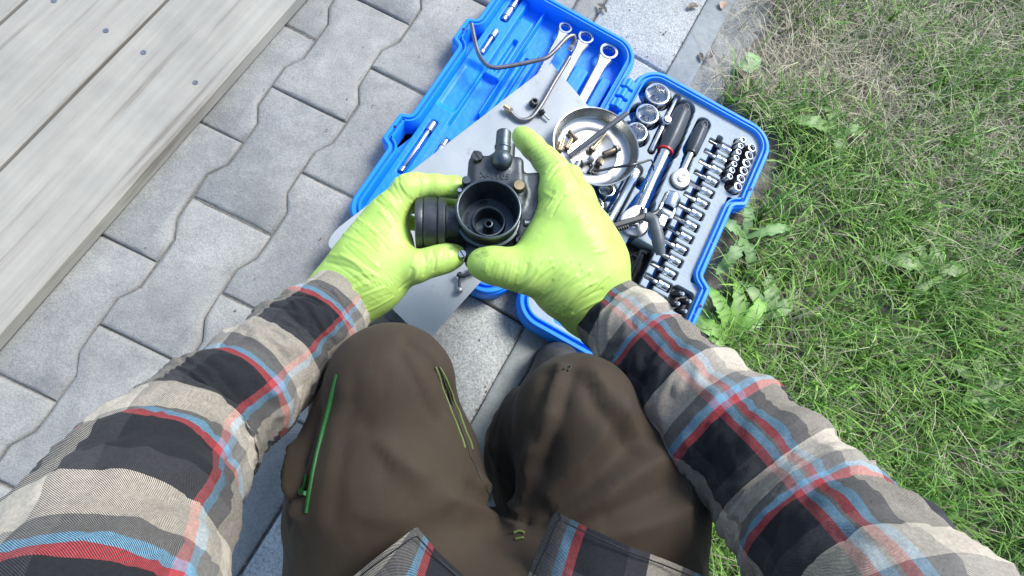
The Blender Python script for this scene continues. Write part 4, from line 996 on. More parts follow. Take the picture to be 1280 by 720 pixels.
for a0, a1, r0, r1 in ((152, 188, .0195, .0232), (198, 206, .0195, .0228), (216, 232, .0195, .0235), (92, 112, .020, .0235)):
    V = []; F = []; n = 10
    for i in range(n + 1):
        a = rad(a0 + (a1 - a0) * i / n); V += [(r0 * math.cos(a), r0 * math.sin(a), -.0300), (r1 * math.cos(a), r1 * math.sin(a), -.0300), (r0 * math.cos(a), r0 * math.sin(a), -.0312), (r1 * math.cos(a), r1 * math.sin(a), -.0312)]
    for i in range(n):
        k = 4 * i; F += [(k, k+4, k+5, k+1), (k, k+2, k+6, k+4), (k+1, k+5, k+7, k+3)]
    F += [(0, 1, 3, 2), (4*n, 4*n+2, 4*n+3, 4*n+1)]
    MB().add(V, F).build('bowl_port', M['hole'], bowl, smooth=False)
# casting round the bowl
def cyl_lid(G, D):
    # rounded slab for the top cover and a vertical skirt
    def rb(cx, cy, cz, hx, hy, hz, r, rot=0):
        X = G[..., 0] - cx; Y = G[..., 1] - cy; Z = G[..., 2] - cz; c, s_ = math.cos(rot), math.sin(rot); X, Y = X * c + Y * s_, -X * s_ + Y * c
        qx, qy, qz = np.abs(X) - hx + r, np.abs(Y) - hy + r, np.abs(Z) - hz + r
        return np.sqrt(np.maximum(qx, 0)**2 + np.maximum(qy, 0)**2 + np.maximum(qz, 0)**2) + np.minimum(np.maximum(qx, np.maximum(qy, qz)), 0) - r
    def smin(a, b, k):
        h = np.clip(.5 + .5 * (a - b) / k, 0, 1); return a * (1 - h) + b * h - k * h * (1 - h)
    D = smin(D, rb(.008, .037, -.026, .027, .029, .012, .006), .006)
    D = smin(D, rb(.040, .010, -.034, .017, .040, .016, .005, .10), .004)
    D = smin(D, rb(.004, -.030, -.040, .026, .012, .012, .005), .004)
    cyl = np.hypot(G[..., 0], G[..., 1]) - .0306; D = np.maximum(D, -np.maximum(cyl, -(G[..., 2] + .047)))
    return D
pr = [((0, .02, -.045), (.004, .05, -.04), .026, .020), ((-.004, .0, -.055), (.01, .0, -.060), .034, .034), ((.012, .054, -.022), (.012, .064, -.022), .011, .010), ((-.011, .0615, -.026), (-.010, .050, -.028), .0075, .010), ((-.020, .032, -.024), (-.008, .026, -.028), .007, .010), ((.028, .026, -.02), (.024, .02, -.024), .009, .011), ((-.022, -.036, -.030), (-.010, -.026, -.034), .006, .010), ((.03, -.02, -.03), (.02, -.015, -.035), .008, .012), ((.048, -.004, -.030), (.036, 0, -.036), .007, .011), ((-.028, -.008, -.045), (-.034, -.009, -.042), .017, .016)]
P, F = sdf_mesh(pr, .0011, .004, it=1, extra=cyl_lid)
mk('casting', P, F, M['carb'], carb, True)
# intake spigot towards the left
ax = basis((-1, -.03, .03), (-.0285, -.0030, -.031), (0, 1, 0)) @ Matrix.Diagonal((1.12, 1.12, 1.06, 1))
sp = MB().lathe([(.0150, 0), (.0155, .004), (.0160, .010), (.0190, .0115), (.0225, .0120), (.0232, .0130), (.0232, .0175), (.0226, .0184), (.0220, .0190), (.0226, .0196), (.0235, .0206), (.0236, .0300), (.0228, .0310), (.0222, .0312), (.0226, .0318), (.0230, .0326), (.0228, .0372), (.0215, .0382), (.0190, .0384), (.0182, .037), (.0175, .010)], 56, ax, cap=(False, True)).build('intake_spigot', M['carb'], carb)
for an in (70, 20): MB().lathe([(.0010, -.0004), (.0012, .0004), (.0004, .0008)], 10, ax @ T_((.0234 * math.cos(rad(an)), .0234 * math.sin(rad(an)), .0255)) @ basis((math.cos(rad(an)), math.sin(rad(an)), 0))).build('rivet', M['steel'], sp)
# fuel inlet elbow
bl = MB(); bl.lathe([(.0105 * math.sin(PI * i / 14) + 1e-4, -.0105 * math.cos(PI * i / 14)) for i in range(15)], 32, T_((.0125, .0560, -.0085)))
el = bl.build('inlet_elbow', M['carb2'], carb)
MB().lathe([(.0074, 0), (.0076, .008), (.0082, .0088), (.0082, .0105), (.0074, .0115), (.0074, .0265), (.0066, .0275), (.0048, .0276), (.0046, .020)], 28, basis((.07, 1, .02), (.0128, .0600, -.0085))).build('inlet_pipe', M['carb2'], el)
MB().lathe([(.0056, 0), (.0060, .012), (.0060, .024)], 20, basis((.05, 1, -.02), (.0195, .056, -.020))).build('vent_pipe', M['carb'], carb)
def screw(name, x, y, z, r, mat, slot=True, n=6, h=.0045, tilt=(0, 0)):
    m = T_((x, y, z)) @ RX(tilt[0]) @ RY(tilt[1])
    o = MB().lathe([(r * .95, -.004), (r, -.003), (r, h * .75), (r * .9, h)], n, m).build(name, M[mat], carb)
    if slot: MB().box((-r * .92, -r * .12, h - .0006), (r * .92, r * .12, h + .0003), m @ RZ(2.1)).build('screw_slot', M['hole'], o)
    return o
screw('cover_screw', -.0115, .0610, -.0155, .0062, 'carb', True, 8, .006)
screw('brass_plug', .0290, .0275, -.0110, .0056, 'brassbright', False, 24, .0062)
screw('cover_screw', -.0215, .0335, -.0150, .0044, 'carb2', False, 18, .0065)
screw('cover_screw', -.0240, -.0385, -.0230, .0040, 'chrome', True, 14, .0045)
screw('cover_screw', .0300, -.0235, -.0220, .0040, 'carb', True, 14, .0045)
screw('adjusting_screw', -.0275, .0215, -.0120, .0022, 'chrome', False, 10, .005)
MB().tube([(.034, -.006, -.020), (.044, -.005, -.0215), (.052, .002, -.024)], [.005, .0046, .005], 16).build('side_pipe', M['carb2'], carb)
MB().tube([(.030, .052, -.024), (.040, .044, -.022), (.043, .028, -.022), (.044, .010, -.022)], .003, 12).build('choke_lever', M['carb'], carb)
MB().box((-.018, .035, -.030), (-.0145, .052, -.014), RZ(-.35), bev=.001).build('bracket', M['darksteel'], carb)
tc = bpy.data.curves.new('cast_lettering', 'FONT'); tc.body = 'X-1105'; tc.size = .0088; tc.extrude = .0006; tc.align_x = 'CENTER'
tc.space_character = 1.12; tc.materials.append(M['carb2'])
to0 = bpy.data.objects.new('lettering_outline', tc); COL.objects.link(to0); bpy.context.view_layer.update()
tme = bpy.data.meshes.new_from_object(to0.evaluated_get(bpy.context.evaluated_depsgraph_get())); bpy.data.objects.remove(to0)
to = mk('cast_lettering', None, None, None, carb, mesh=tme); to.matrix_basis = T_((.0060, .0385, -.0137)) @ RZ(rad(-3))

# ------------------------------------------------------------------ the person
BX = 0.055
hipL, hipR = np.array([BX - .085, -.225, .195]), np.array([BX + .118, -.225, .195])
person = thing('person', 'person in plaid shirt, taupe trousers and lime gloves, crouching over the tool case', 'person', T_((BX, -.10, 0)))
def n4(*q): return at(q[0], q[1], q[2])
kneeL, kneeR = at(489, 483, .290), at(722, 520, .290)
midL, midR = at(487, 597, .262), at(760, 628, .265)
ankL, ankR = at(462, 445, .02) + np.array([0.005, -.09, .075]), at(660, 565, .085)
tp = []
for kn, md, hp, an, sg in ((kneeL, midL, hipL, ankL, -1), (kneeR, midR, hipR, ankR, 1)):
    tp += [(hp, md, .092, .077, .02), (md, kn, .077 if sg < 0 else .083, .050, .015), (kn, kn + (an - kn) * .5, .048, .056, .015), (kn + (an - kn) * .5, an, .056, .048, .015)]
tp += [(hipL + [0, 0, .01], hipR + [0, 0, .01], .105, .105, .04), (np.array([BX, -.215, .30]), np.array([BX, -.225, .24]), .13, .12, .05), (np.array([BX - .04, -.128, .20]), np.array([BX + .07, -.128, .20]), .058, .058, .02), (np.array([BX + .060, -.01, .10]), np.array([BX + .06, -.12, .17]), .045, .05, .02), (at(700, 510, .25), at(662, 580, .14), .030, .040, .02)]
# the pleated side pocket that stands off the left thigh
tp += [(at(400, 560, .262), at(388, 650, .25), .014, .020, .015), (at(414, 505, .275), at(400, 560, .262), .010, .014, .015)]
P, F = sdf_mesh(tp, .0042, .02, it=2)
N = vnormals(P, F)
def snap(pts, off=.0015, S=None):
    """drop a polyline onto the trouser surface along the view rays (real contact, then lifted a little)"""
    C = np.array([0, 0, CAM_H]); out = []
    S = P if S is None else S
    for (x, y) in pts:
        d = at(x, y, .2) - C; d /= np.linalg.norm(d); q = S - C; tt = q @ d; dist = np.linalg.norm(q - tt[:, None] * d, axis=1)
        m = dist < .004
        if not m.any(): m = dist <= dist.min() + 1e-4
        t0 = tt[m].min(); m &= tt < t0 + .014; i_ = np.flatnonzero(m); b_ = i_[np.argmin(dist[i_])]; out.append(S[b_] - d * off)
    if len(out) > 4:
        for _ in range(2): out = [out[0]] + [(out[i - 1] + 2 * out[i] + out[i + 1]) / 4 for i in range(1, len(out) - 1)] + [out[-1]]
    return out
def ridge(P, N, pts, amp, sig, z=None):
    pp = [np.array(a_[:2]) * (1 - t_) + np.array(b_[:2]) * t_ for a_, b_ in zip(pts[:-1], pts[1:]) for t_ in (0, .25, .5, .75)] + [pts[-1][:2]]
    d = seg_dist(P, snap(pp, 0.0)); return N * (amp * (.6 * np.exp(-(d / sig) ** 2) + .55 * np.exp(-d / (sig * .38))))[:, None]
D = np.zeros_like(P)
folds = [  # fold crests (+) and troughs (-) as seen on the lap
 ([(775, 505, .40), (735, 570, .39), (690, 620, .36)], .0065, .012), ([(800, 545, .39), (745, 600, .385), (690, 640, .37)], -.0050, .012), ([(820, 575, .38), (760, 618, .385), (700, 655, .37)], .0055, .013),
 ([(840, 610, .37), (780, 640, .38), (720, 660, .36)], -.0045, .013), ([(850, 640, .36), (790, 660, .375), (735, 672, .36)], .005, .012), ([(700, 460, .37), (680, 510, .36), (662, 580, .33)], .006, .009), ([(715, 465, .385), (700, 520, .385), (680, 580, .36)], -.0055, .010),
 ([(690, 470, .36), (668, 540, .33)], -.006, .008), ([(520, 470, .38), (555, 540, .37), (590, 600, .33)], .0012, .010), ([(500, 470, .40), (540, 560, .38), (575, 615, .34)], -.0012, .012), ([(466, 548), (490, 572), (525, 592)], .0035, .010), ([(458, 535), (466, 560), (485, 590)], -.0030, .009), ([(500, 440), (520, 480), (545, 530)], -.0022, .006),
 ([(430, 480, .36), (415, 560, .35), (400, 650, .33)], .0012, .010), ([(443, 480, .37), (430, 560, .37), (418, 650, .35)], -.0012, .009), ([(560, 620, .33), (610, 640, .30), (650, 660, .27)], .006, .014), ([(540, 650, .33), (600, 665, .30), (640, 690, .27)], -.0012, .013),
 ([(372, 560, .28), (362, 600, .28), (368, 640, .28)], .006, .010), ([(380, 600, .28), (366, 625, .28), (360, 650, .28)], -.006, .006), ([(395, 520, .29), (378, 580, .28)], -.006, .006),
 ([(600, 600), (620, 622), (655, 640)], .005, .007), ([(585, 615), (615, 640), (660, 655)], -.005, .007), ([(745, 470), (760, 500), (800, 540)], .004, .008), ([(735, 480), (748, 515), (790, 560)], -.004, .008), ([(860, 600), (850, 660), (870, 715)], .004, .010), ([(450, 640), (500, 650), (540, 640)], .0012, .012), ([(445, 660), (500, 672)], -.0012, .010), ([(510, 425), (545, 455), (566, 500)], -.0045, .006), ([(690, 520), (668, 570), (660, 620)], .005, .007)]
for pts, amp, sg in folds: D += ridge(P, N, pts, amp, sg)
wn = noise3(P * np.array([1, .6, 1]), 20) * .0030 + noise3(P, 60) * .0012 + noise3(P * np.array([1.6, .7, 1]), 85) * .0016
low = np.clip((.27 - P[:, 2]) / .15, 0, 1); wn = wn * (0.55 + 2.5 * low)
P = P + D * 1.2 + N * wn[:, None]
tro = mk('trousers', P, F, M['trouser'], person, True, world=True)
def dense(p, n=5): return [np.array(a_) * (1 - k_ / n) + np.array(b_) * (k_ / n) for a_, b_ in zip(p[:-1], p[1:]) for k_ in range(n)] + [np.array(p[-1])]
MB().tube(snap([(421, 470), (416, 492), (410, 512), (402, 540), (397, 563), (390, 590), (387, 614), (383, 640)], .0006), [.0014, .0018, .0018, .0018, .0018, .0018, .0018, .0014], 10).build('zip', M['greenzip'], tro, world=True)
zz = snap([(380, 596), (379, 604), (378, 612), (381, 620)], .004)
MB().tube(zz, [.0008, .0010, .0022, .0016], 8).build('zip_pull', M['greenzip'], tro, world=True)
for off in (0, 4, 8):
    MB().tube(snap(dense([(546 + off * .5, 458), (553 + off, 480), (562 + off, 505), (573 + off, 535), (582 + off, 560)]), .0006), .0008, 6, per=2).build('seam', M['limethread'] if off != 4 else M['oliveseam'], tro, world=True)
MB().tube(snap(dense([(585, 560), (597, 588), (610, 615), (616, 627)]), .0006), .0008, 6, per=2).build('seam', M['oliveseam'], tro, world=True)
for yy in (664, 672): MB().tube(snap([(642, yy + 2), (645, yy + 1), (649, yy), (653, yy), (656, yy - 1)], .0012), .0009, 6).build('stitch', M['limethread'], tro, world=True)
MB().tube(snap([(706, 460), (709, 455), (714, 456), (717, 461), (712, 464)], .0012), .0008, 6).build('knee_loop', M['oliveseam'], tro, world=True)
for k_, ln in enumerate(([(838, 560), (858, 600), (876, 650), (888, 700)],)):
    MB().tube(snap(dense(ln), .0003), .0007, 6, per=2).build('side_seam', M['oliveseam'], tro, world=True)
# boots
for tx, ty, an in ((462, 398, ankL), (702, 440, ankR)):
    toe = at(tx, ty, .03); heel = np.array([an[0], an[1] - .035, .035]); toe = np.array([toe[0], toe[1], .034])
    bp = [(heel, toe + (heel - toe) * .45, .036, .036, .02), (toe + (heel - toe) * .45, toe + (heel - toe) * .12, .037, .032, .02), (heel + [0, .02, .02], an + [0, 0, .03], .036, .040, .02), (toe + (heel - toe) * .55 + [0, 0, .02], an + [0, 0, .01], .032, .036, .02)]
    Pb, Fb = sdf_mesh(bp, .004, .015, it=1); Pb[:, 2] = np.maximum(Pb[:, 2], .004)
    bo = mk('boot', Pb, Fb, M['boot'], person, True, world=True)
    so = Pb.copy(); b2 = [(p[0] * [1, 1, 0] + [0, 0, .006], p[1] * [1, 1, 0] + [0, 0, .006], p[2] + .001, p[3] + .001, .02) for p in bp[:2]]
    Ps, Fs = sdf_mesh(b2, .004, .015, it=1); Ps[:, 2] = np.clip(Ps[:, 2], .0015, .014); mk('sole', Ps, Fs, M['black'], bo, True, world=True)

# gloves ---------------------------------------------------------------------------------------
def chain(nodes, k=.006):
    return [(at(*a[:3]), at(*b[:3]), a[3], b[3], k) for a, b in zip(nodes[:-1], nodes[1:])]
def fam(a0, a1, b0, b1, n, amp, sg, seed):
    """n wrinkles running from the line a0-a1 to the line b0-b1, crest and groove in turn"""
    r = random.Random(seed); out = []
    for i in range(n):
        t = (i + r.uniform(-.25, .25)) / max(1, n - 1); p = [a0[k] + (a1[k] - a0[k]) * t for k in (0, 1)]; q = [b0[k] + (b1[k] - b0[k]) * t for k in (0, 1)]
        u0, u1 = r.uniform(0, .2), r.uniform(.65, 1); bow = r.uniform(-3, 3)
        L = [[p[k] + (q[k] - p[k]) * (u0 + (u1 - u0) * j / 11) + (bow * math.sin(PI * j / 11) if k == 1 else 0) for k in (0, 1)] for j in range(12)]
        out.append((L, amp * r.uniform(.6, 1.2) * (1 if i % 2 == 0 else -.8), sg))
    return out
def glove(prims, name, mat, creases, h=.00095):
    P, F = sdf_mesh(prims, h, .006, it=4); N = vnormals(P, F); D = np.zeros(len(P))
    for pts, amp, sg in creases:
        pp = pts if len(pts) > 8 else [np.array(a_[:2]) * (1 - t_) + np.array(b_[:2]) * t_ for a_, b_ in zip(pts[:-1], pts[1:]) for t_ in (0, .2, .4, .6, .8)] + [pts[-1][:2]]
        d = seg_dist(P, snap([q[:2] for q in pp], 0.0, P[::2])); D += 0.72 * amp * np.exp(-(d / (sg * .75)) ** 2)
    D += noise3(P, 40) * .0009
    # thin stretched wrinkles in the latex: many short crests
    return mk(name, P + N * D[:, None], F, M[mat], person, True, world=True), P, N
LH = []
LH += chain([(424, 358, .232, .0240), (450, 328, .240, .0235), (466, 298, .245, .0205)], .016)                       # back of the hand
LH += chain([(440, 380, .232, .0245), (468, 352, .240, .0255), (492, 335, .245, .022)], .02)                       # ball of the thumb
LH += chain([(430, 368, .225, .025), (466, 328, .238, .026), (484, 298, .242, .020)], .016)
LH += chain([(466, 298, .245, .0190), (485, 266, .252, .0150), (510, 236, .258, .0132)], .012)                     # index
LH += chain([(508, 236, .258, .0138), (520, 232, .257, .0122), (545, 233, .254, .0112), (568, 234, .250, .0106), (578, 235, .248, .0094)], .005)
LH += chain([(492, 335, .248, .0190), (520, 333, .255, .0145), (545, 326, .256, .0128), (560, 322, .255, .0120), (569, 320, .254, .0100)], .008)   # thumb
LH += chain([(478, 280, .246, .016), (492, 305, .246, .014), (500, 325, .248, .0125)], .012)                         # web
LH += chain([(464, 302, .228, .0195), (486, 268, .228, .0140), (512, 240, .222, .0115), (540, 246, .214, .0105), (562, 252, .208, .009)], .008)
LH += chain([(462, 312, .212, .018), (484, 278, .208, .0130), (508, 252, .202, .011), (534, 258, .196, .0098), (552, 264, .192, .0085)], .006)
LH += chain([(456, 326, .198, .016), (476, 298, .192, .012), (498, 275, .186, .010), (520, 280, .180, .008)], .006)
LH += chain([(400, 392, .226, .026), (430, 366, .230, .0255)], .016)
cL = [([(497, 218, .27), (500, 235, .274), (512, 250, .27)], -.0012, .0022), ([(523, 218, .268), (526, 232, .270), (523, 246, .265)], -.0014, .0022), ([(440, 268, .25), (468, 290, .27), (490, 312, .268)], .0010, .0030), ([(442, 272, .25), (468, 295, .27)], -.0010, .0022),
      ([(425, 290, .25), (455, 305, .27)], .0012, .0022), ([(412, 318, .25), (440, 325, .262), (470, 345, .268)], .0010, .0026), ([(408, 328, .25), (440, 335, .262), (465, 352, .268)], -.0010, .0022), ([(470, 250, .265), (482, 262, .272)], -.0012, .0020), ([(477, 243, .265), (489, 256, .272)], .0010, .0018), ([(485, 238, .265), (496, 249, .272)], -.0012, .0018),
      ([(528, 315, .268), (534, 330, .270), (530, 343, .266)], -.0009, .0018), ([(540, 312, .268), (545, 326, .270), (542, 338, .266)], -.0009, .0018), ([(500, 360, .262), (512, 350, .266), (515, 338, .268)], -.0012, .0020), ([(508, 358, .262), (519, 348, .266), (522, 336, .268)], .0010, .0016), ([(430, 372, .255), (455, 385, .25)], .001, .0025), ([(424, 350, .262), (448, 372, .262)], -.001, .0022)]
cL += fam((404, 335), (500, 222), (452, 368), (520, 262), 13, .0010, .0017, 1) + fam((424, 352), (448, 392), (470, 335), (500, 368), 7, .0008, .0017, 2) + fam((515, 335), (560, 332), (522, 312), (563, 312), 7, .0006, .0013, 3) + fam((530, 222), (572, 225), (528, 246), (570, 246), 4, .0004, .0013, 4)
gl, gP, gN = glove(LH, 'glove', 'gloveL', cL); gl['label'] = 'lime glove whose thumb and index pinch the intake pipe'
RH = []
RH += chain([(748, 380, .240, .027), (735, 340, .262, .030), (722, 305, .272, .028), (712, 278, .275, .0235)], .02)
RH += chain([(728, 385, .240, .026), (705, 352, .262, .029), (685, 330, .270, .025)], .02)
RH += chain([(752, 370, .240, .024), (745, 325, .255, .025), (733, 285, .262, .021)], .02)
RH += chain([(708, 276, .274, .0225), (699, 244, .272, .0180), (692, 212, .268, .0145)], .012)                          # index
RH += chain([(694, 213, .268, .0142), (682, 200, .263, .0130), (666, 184, .256, .0118), (656, 174, .250, .0108), (652, 170, .248, .0095)], .006)
RH += chain([(690, 338, .268, .0245), (660, 338, .274, .0195), (632, 335, .276, .0158), (612, 331, .275, .0140), (601, 329, .273, .0120)], .012)   # thumb
RH += chain([(692, 284, .270, .0205), (682, 310, .270, .0205), (672, 328, .272, .018)], .015)                              # web
RH += chain([(735, 285, .255, .022), (724, 250, .248, .0155), (712, 222, .238, .0125), (694, 212, .226, .011), (680, 208, .216, .009)], .008)
RH += chain([(742, 300, .240, .020), (732, 262, .230, .0140), (716, 235, .218, .0115), (696, 228, .206, .010)], .006)
RH += chain([(746, 318, .225, .017), (738, 284, .212, .0120), (722, 258, .202, .010), (702, 250, .192, .008)], .006)
RH += chain([(770, 408, .232, .030), (745, 378, .238, .0285)], .02)
cR = [([(688, 222, .285), (698, 208, .284), (706, 206, .28)], -.0013, .0022), ([(684, 214, .282), (694, 202, .28)], -.0012, .0018), ([(660, 190, .27), (672, 182, .268)], -.0008, .0018), ([(680, 240, .288), (695, 250, .29), (708, 240, .288)], .0009, .0026), ([(676, 255, .288), (690, 240, .29)], -.0012, .0020), ([(683, 262, .29), (697, 240, .29)], .0010, .0018), ([(690, 268, .29), (704, 245, .29)], -.0010, .0018),
      ([(640, 362, .285), (656, 345, .292), (660, 330, .292)], -.0010, .0020), ([(650, 366, .285), (668, 348, .294), (674, 335, .294)], .0010, .0018), ([(632, 355, .285), (645, 340, .29)], .0009, .0018), ([(690, 385, .275), (710, 360, .288), (735, 345, .288)], -.0011, .0024), ([(697, 390, .272), (718, 366, .285), (745, 352, .282)], .0012, .0022), ([(704, 394, .27), (726, 374, .28), (752, 362, .275)], -.0012, .0022),
      ([(683, 380, .278), (700, 358, .29), (722, 345, .292)], .0010, .0020), ([(712, 397, .265), (734, 382, .272), (758, 372, .265)], .0012, .0022), ([(672, 372, .28), (690, 352, .292)], -.0010, .0020), ([(738, 225, .265), (745, 250, .27), (752, 280, .268)], .001, .003)]
cR += fam((640, 362), (712, 396), (690, 318), (765, 345), 16, .0011, .0017, 5) + fam((660, 196), (695, 250), (690, 185), (722, 228), 8, .0009, .0016, 6) + fam((672, 240), (672, 270), (700, 215), (712, 250), 7, .0008, .0016, 7) + fam((605, 345), (640, 362), (612, 318), (650, 322), 6, .0006, .0014, 8) + fam((735, 240), (764, 310), (715, 255), (735, 320), 7, .0006, .0018, 9)
gr_, gP2, gN2 = glove(RH, 'glove', 'gloveR', cR); gr_['label'] = 'lime glove cradling the round bowl with thumb below it'

# shirt ----------------------------------------------------------------------------------------
def sleeve(name, nodes, n=96, per=26, seed=0, parent=None, uoff=0.0, voff=0.0, cuff=.012):
    pts = [q[0] for q in nodes]; rr = [q[1] for q in nodes]
    C, R = spline(pts, rr, per); T, Nn, B = frames(C); s = np.concatenate([[0], np.cumsum(np.linalg.norm(np.diff(C, axis=0), axis=1))])
    th = np.linspace(0, 2 * PI, n + 1); V = []; UV = []
    rs = np.random.default_rng(seed); ph = rs.random(8) * 6.28
    for i in range(len(C)):
        dirs = np.cos(th)[:, None] * Nn[i] + np.sin(th)[:, None] * B[i]; q = C[i] + dirs * R[i]
        # slanting folds that bunch behind the cuff and at the elbow, plus soft lumps
        w1 = np.sin(s[i] * 150 + 2.0 * np.sin(th + ph[0]) + 3.0 * noise3(q, 14)); a1 = .0026 * np.clip((s[i] - .012) / .03, 0, 1) * (0.5 + 0.9 * (noise3(q, 12) + .3))
        wd = Nn[i] * .6 + T[i] * .8; f = a1 * w1 + .010 * np.clip(s[i] / .04, 0.15, 1) * noise3(q + seed, 22); pq = q + np.outer(q @ wd, wd) * 1.6; rg = noise3(pq + seed, 42); f = f + .0065 * np.clip((s[i] - .006) / .03, 0, 1) * (.35 - np.abs(rg) * 2.2) * (np.abs(rg) < .30) + .002 * noise3(q, 90)
        sag = -.010 * np.clip(s[i] / .08, 0, 1) * (dirs[:, 2] < 0) * dirs[:, 2] * 0.8
        q = q + dirs * (f + sag)[:, None]; V.append(q); UV.append(np.stack([uoff + th / (2 * PI) * .295, np.full(n + 1, voff + s[i])], 1))
    # turned-in edge
    dirs0 = np.cos(th)[:, None] * Nn[0] + np.sin(th)[:, None] * B[0]
    rims = [(V[0] - T[0] * .0012 - dirs0 * .0008, 0), (V[0] - T[0] * .0012 - dirs0 * .0022, -.001), (V[0] + T[0] * .02 - dirs0 * .0035, -.003)]
    for q, dv in rims: V.insert(0, q); UV.insert(0, np.stack([uoff + th / (2 * PI) * .295, np.full(n + 1, voff + dv)], 1))
    V = np.array(V); UV = np.array(UV); m = len(V); I = np.arange(m * (n + 1)).reshape(m, n + 1)
    F = np.stack([I[:-1, :-1], I[:-1, 1:], I[1:, 1:], I[1:, :-1]], -1).reshape(-1, 4)
    return mk(name, V.reshape(-1, 3), F, M['plaid'], parent, True, uv=UV.reshape(-1, 2), world=True)
shL, shR = np.array([BX - .185, -.205, .565]), np.array([BX + .190, -.205, .565])
elL, elR = at(222, 560, .335), at(1010, 648, .370)
nodesL = [(at(430, 372, .236), .0325), (at(408, 395, .246), .0355), (at(380, 422, .260), .0395), (at(338, 458, .278), .0425), (at(280, 505, .305), .045), (elL, .049), (elL * .55 + shL * .45 + [-.01, 0, 0], .062), (shL + [0, 0, -.02], .070), (shL + [.055, -.008, .012], .066), (shL + [.11, -.012, .022], .050)]
nodesR = [(at(742, 378, .243), .0345), (at(765, 396, .254), .0375), (at(800, 428, .272), .0430), (at(852, 480, .298), .0480), (at(918, 548, .330), .0515), (elR, .056), (elR * .55 + shR * .45 + [.01, 0, 0], .064), (shR + [0, 0, -.02], .070), (shR + [-.055, -.008, .012], .066), (shR + [-.11, -.012, .022], .050)]
# torso: open shirt hanging from the shoulders, with two front tails lying on the thighs
def torso():
    n = 120; rows = []; UV = []
    prof = [(.30, .150, .118, -.245), (.36, .155, .112, -.250), (.44, .165, .105, -.248), (.52, .180, .098, -.235), (.575, .185, .085, -.222), (.605, .140, .075, -.215), (.63, .080, .065, -.205), (.645, .064, .058, -.200)]
    zs = [p[0] for p in prof]; th = np.linspace(0, 2 * PI, n + 1); L = 0
    Z = np.linspace(.27, .645, 60)
    for z in Z:
        a, b, cy = (np.interp(z, zs, [p[k] for p in prof]) for k in (1, 2, 3))
        q = np.stack([BX + a * np.sign(np.cos(th)) * np.abs(np.cos(th)) ** .85, cy + b * np.sign(np.sin(th)) * np.abs(np.sin(th)) ** .85, np.full(n + 1, z)], 1)
        q[:, :2] += (noise3(q * np.array([1, 1, .5]), 18) * .02)[:, None] * np.stack([np.cos(th), np.sin(th)], 1)
        rows.append(q); UV.append(np.stack([th / (2 * PI) * .82, np.full(n + 1, z)], 1))
    V = np.array(rows); I = np.arange(len(Z) * (n + 1)).reshape(len(Z), n + 1); F = np.stack([I[:-1, :-1], I[:-1, 1:], I[1:, 1:], I[1:, :-1]], -1).reshape(-1, 4)
    return mk('shirt', V.reshape(-1, 3), F, M['plaid'], person, True, uv=np.array(UV).reshape(-1, 2), world=True)
shirt = torso()
sleeve('sleeve', nodesL, seed=1, parent=shirt, uoff=.055, voff=.005)['label'] = 'plaid sleeve ending at the glove on the intake pipe'
sleeve('sleeve', nodesR, seed=2, parent=shirt, uoff=.030, voff=.058)['label'] = 'plaid sleeve ending at the glove over the tool tray'
def tail(front, back, uo, vo, ang, seed):
    """thick cloth flap: front edge polyline (px), back edge polyline (world)"""
    Fp, _ = spline(front, 0, 14); Bp, _ = spline(back, 0, 14); m = len(Fp); k = 26; V = []; UV = []
    apex = at(*ang[0]); dr = at(*ang[1]) - apex; dr /= np.linalg.norm(dr); dn = np.cross(dr, [0, 0, 1]); dn /= np.linalg.norm(dn)
    for j in range(k):
        t_ = j / (k - 1); q = Fp * (1 - t_) + Bp * t_; q = q + np.array([0, 0, 1.0]) * (noise3(q + seed, 30) * .016 + .004 * math.sin(PI * t_))[:, None]
        V.append(q); w_ = np.linalg.norm(Bp - Fp, axis=1) * t_; UV.append(np.stack([uo + (q - apex) @ dr, vo + (q - apex) @ dn], 1))
    V = np.array(V); top = V.reshape(-1, 3); N0 = len(top); bot = top - [0, 0, .0016]; I = np.arange(k * m).reshape(k, m)
    F = np.stack([I[:-1, :-1], I[:-1, 1:], I[1:, 1:], I[1:, :-1]], -1).reshape(-1, 4); F2 = F[:, ::-1] + N0
    e = list(I[0, ::-1]) + list(I[1:, 0]) + list(I[-1, 1:]) + list(I[::-1, -1][1:]); side = [[int(b), int(a), int(a) + N0, int(b) + N0] for a, b in zip(e[:-1], e[1:])]
    uv = np.array(UV).reshape(-1, 2)
    o = mk('shirt_tail', np.vstack([top, bot]), np.vstack([F, F2, np.array(side)]), M['plaid'], shirt, True, uv=np.vstack([uv, uv]), world=True, sharp=60)
    # double-stitched hem
    MB().tube([p * .965 + q_ * .035 + np.array([0, 0, .0030]) for p, q_ in zip(Fp[::4], Bp[::4])], .0005, 6, per=2).build('hem_stitch', M['black'], o, world=True)
    return o
tail([at(440, 722, .350), at(470, 698, .362), at(498, 677, .366), at(519, 662, .362), at(527, 668, .356), at(545, 688, .350), at(575, 716, .345), at(600, 740, .340)], [np.array(q) for q in ((BX - .16, -.20, .37), (BX - .13, -.185, .38), (BX - .10, -.175, .385), (BX - .07, -.17, .39), (BX - .055, -.165, .39), (BX - .04, -.165, .39), (BX - .025, -.165, .39), (BX - .01, -.165, .39))], .022, .046, ((519, 662, .36), (600, 740, .34)), 3)
tail([at(655, 735, .345), at(668, 704, .350), at(682, 672, .355), at(695, 642, .358), at(705, 645, .362), at(740, 662, .372), at(790, 684, .376), at(840, 703, .372), at(900, 730, .362)], [np.array(q) for q in ((BX + .01, -.165, .38), (BX + .02, -.165, .385), (BX + .03, -.165, .39), (BX + .04, -.165, .39), (BX + .055, -.17, .39), (BX + .075, -.17, .39), (BX + .105, -.18, .385), (BX + .13, -.19, .38), (BX + .16, -.21, .37))], .023, .046, ((695, 642, .358), (900, 730, .362)), 5)
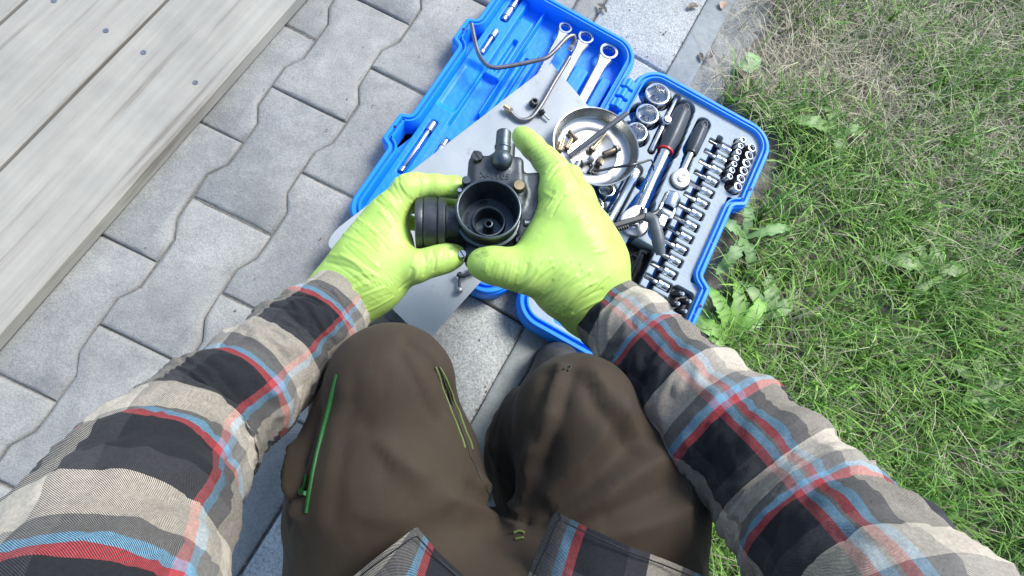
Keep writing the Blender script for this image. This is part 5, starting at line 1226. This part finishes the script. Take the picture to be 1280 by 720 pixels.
# body under the clothes (head behind the camera)
hd0 = np.array([BX - .01, -.205, .79])
bp = [(hd0, hd0 + [0, .02, .03], .078, .080, .02), (hd0 + [0, .045, -.06], hd0 + [0, .05, -.05], .045, .048, .03), (hd0 + [0, .088, -.01], hd0 + [0, .100, -.035], .010, .014, .012), (hd0 + [-.079, 0, -.015], hd0 + [-.081, 0, .01], .012, .014, .008), (hd0 + [.079, 0, -.015], hd0 + [.081, 0, .01], .012, .014, .008),
      (hd0 + [0, -.01, -.08], np.array([BX, -.215, .60]), .052, .056, .03), (np.array([BX - .09, -.22, .535]), np.array([BX + .09, -.22, .535]), .05, .05, .04), (np.array([BX, -.23, .52]), np.array([BX, -.24, .30]), .085, .085, .05)]
for sh_, el_, wr in ((shL, elL, at(420, 376, .236)), (shR, elR, at(747, 384, .243))):
    shi = sh_ * [1, 1, 1] + (np.array([BX, -.215, .53]) - sh_) * .18 - [0, 0, .02]
    bp += [(np.array([BX, -.215, .55]), shi, .045, .038, .03), (shi, el_, .038, .032, .02), (el_, wr, .033, .020, .02)]
Pq, Fq = sdf_mesh(bp, .006, .02, it=2)
bod = mk('body', Pq, Fq, M['skin'], person, True, world=True); bod['label'] = 'head and neck above the shirt collar'
for sx in (-.031, .031): MB().lathe([(.0115 * math.sin(PI * i / 10) + 1e-4, -.0115 * math.cos(PI * i / 10)) for i in range(11)], 18, T_(Vector(hd0 + [sx, .083, .008]))).build('eye', M['plate'], bod, world=True)
MB().tube([hd0 + [-.022, .088, -.066], hd0 + [0, .0975, -.067], hd0 + [.022, .088, -.066]], [.002, .0045, .002], 10).build('mouth', m_plain('lips', (.36, .15, .13), .5), bod, world=True)
Ph, Fh = sdf_mesh([(hd0 + [0, -.018, .025], hd0 + [0, .006, .045], .082, .084, .02), (hd0 + [0, -.05, -.02], hd0 + [0, -.045, .0], .05, .06, .02)], .006, .02, it=1)
Ph = Ph + vnormals(Ph, Fh) * (noise3(Ph, 90) * .006)[:, None]; mk('hair', Ph, Fh, M['hair'], bod, True, world=True)
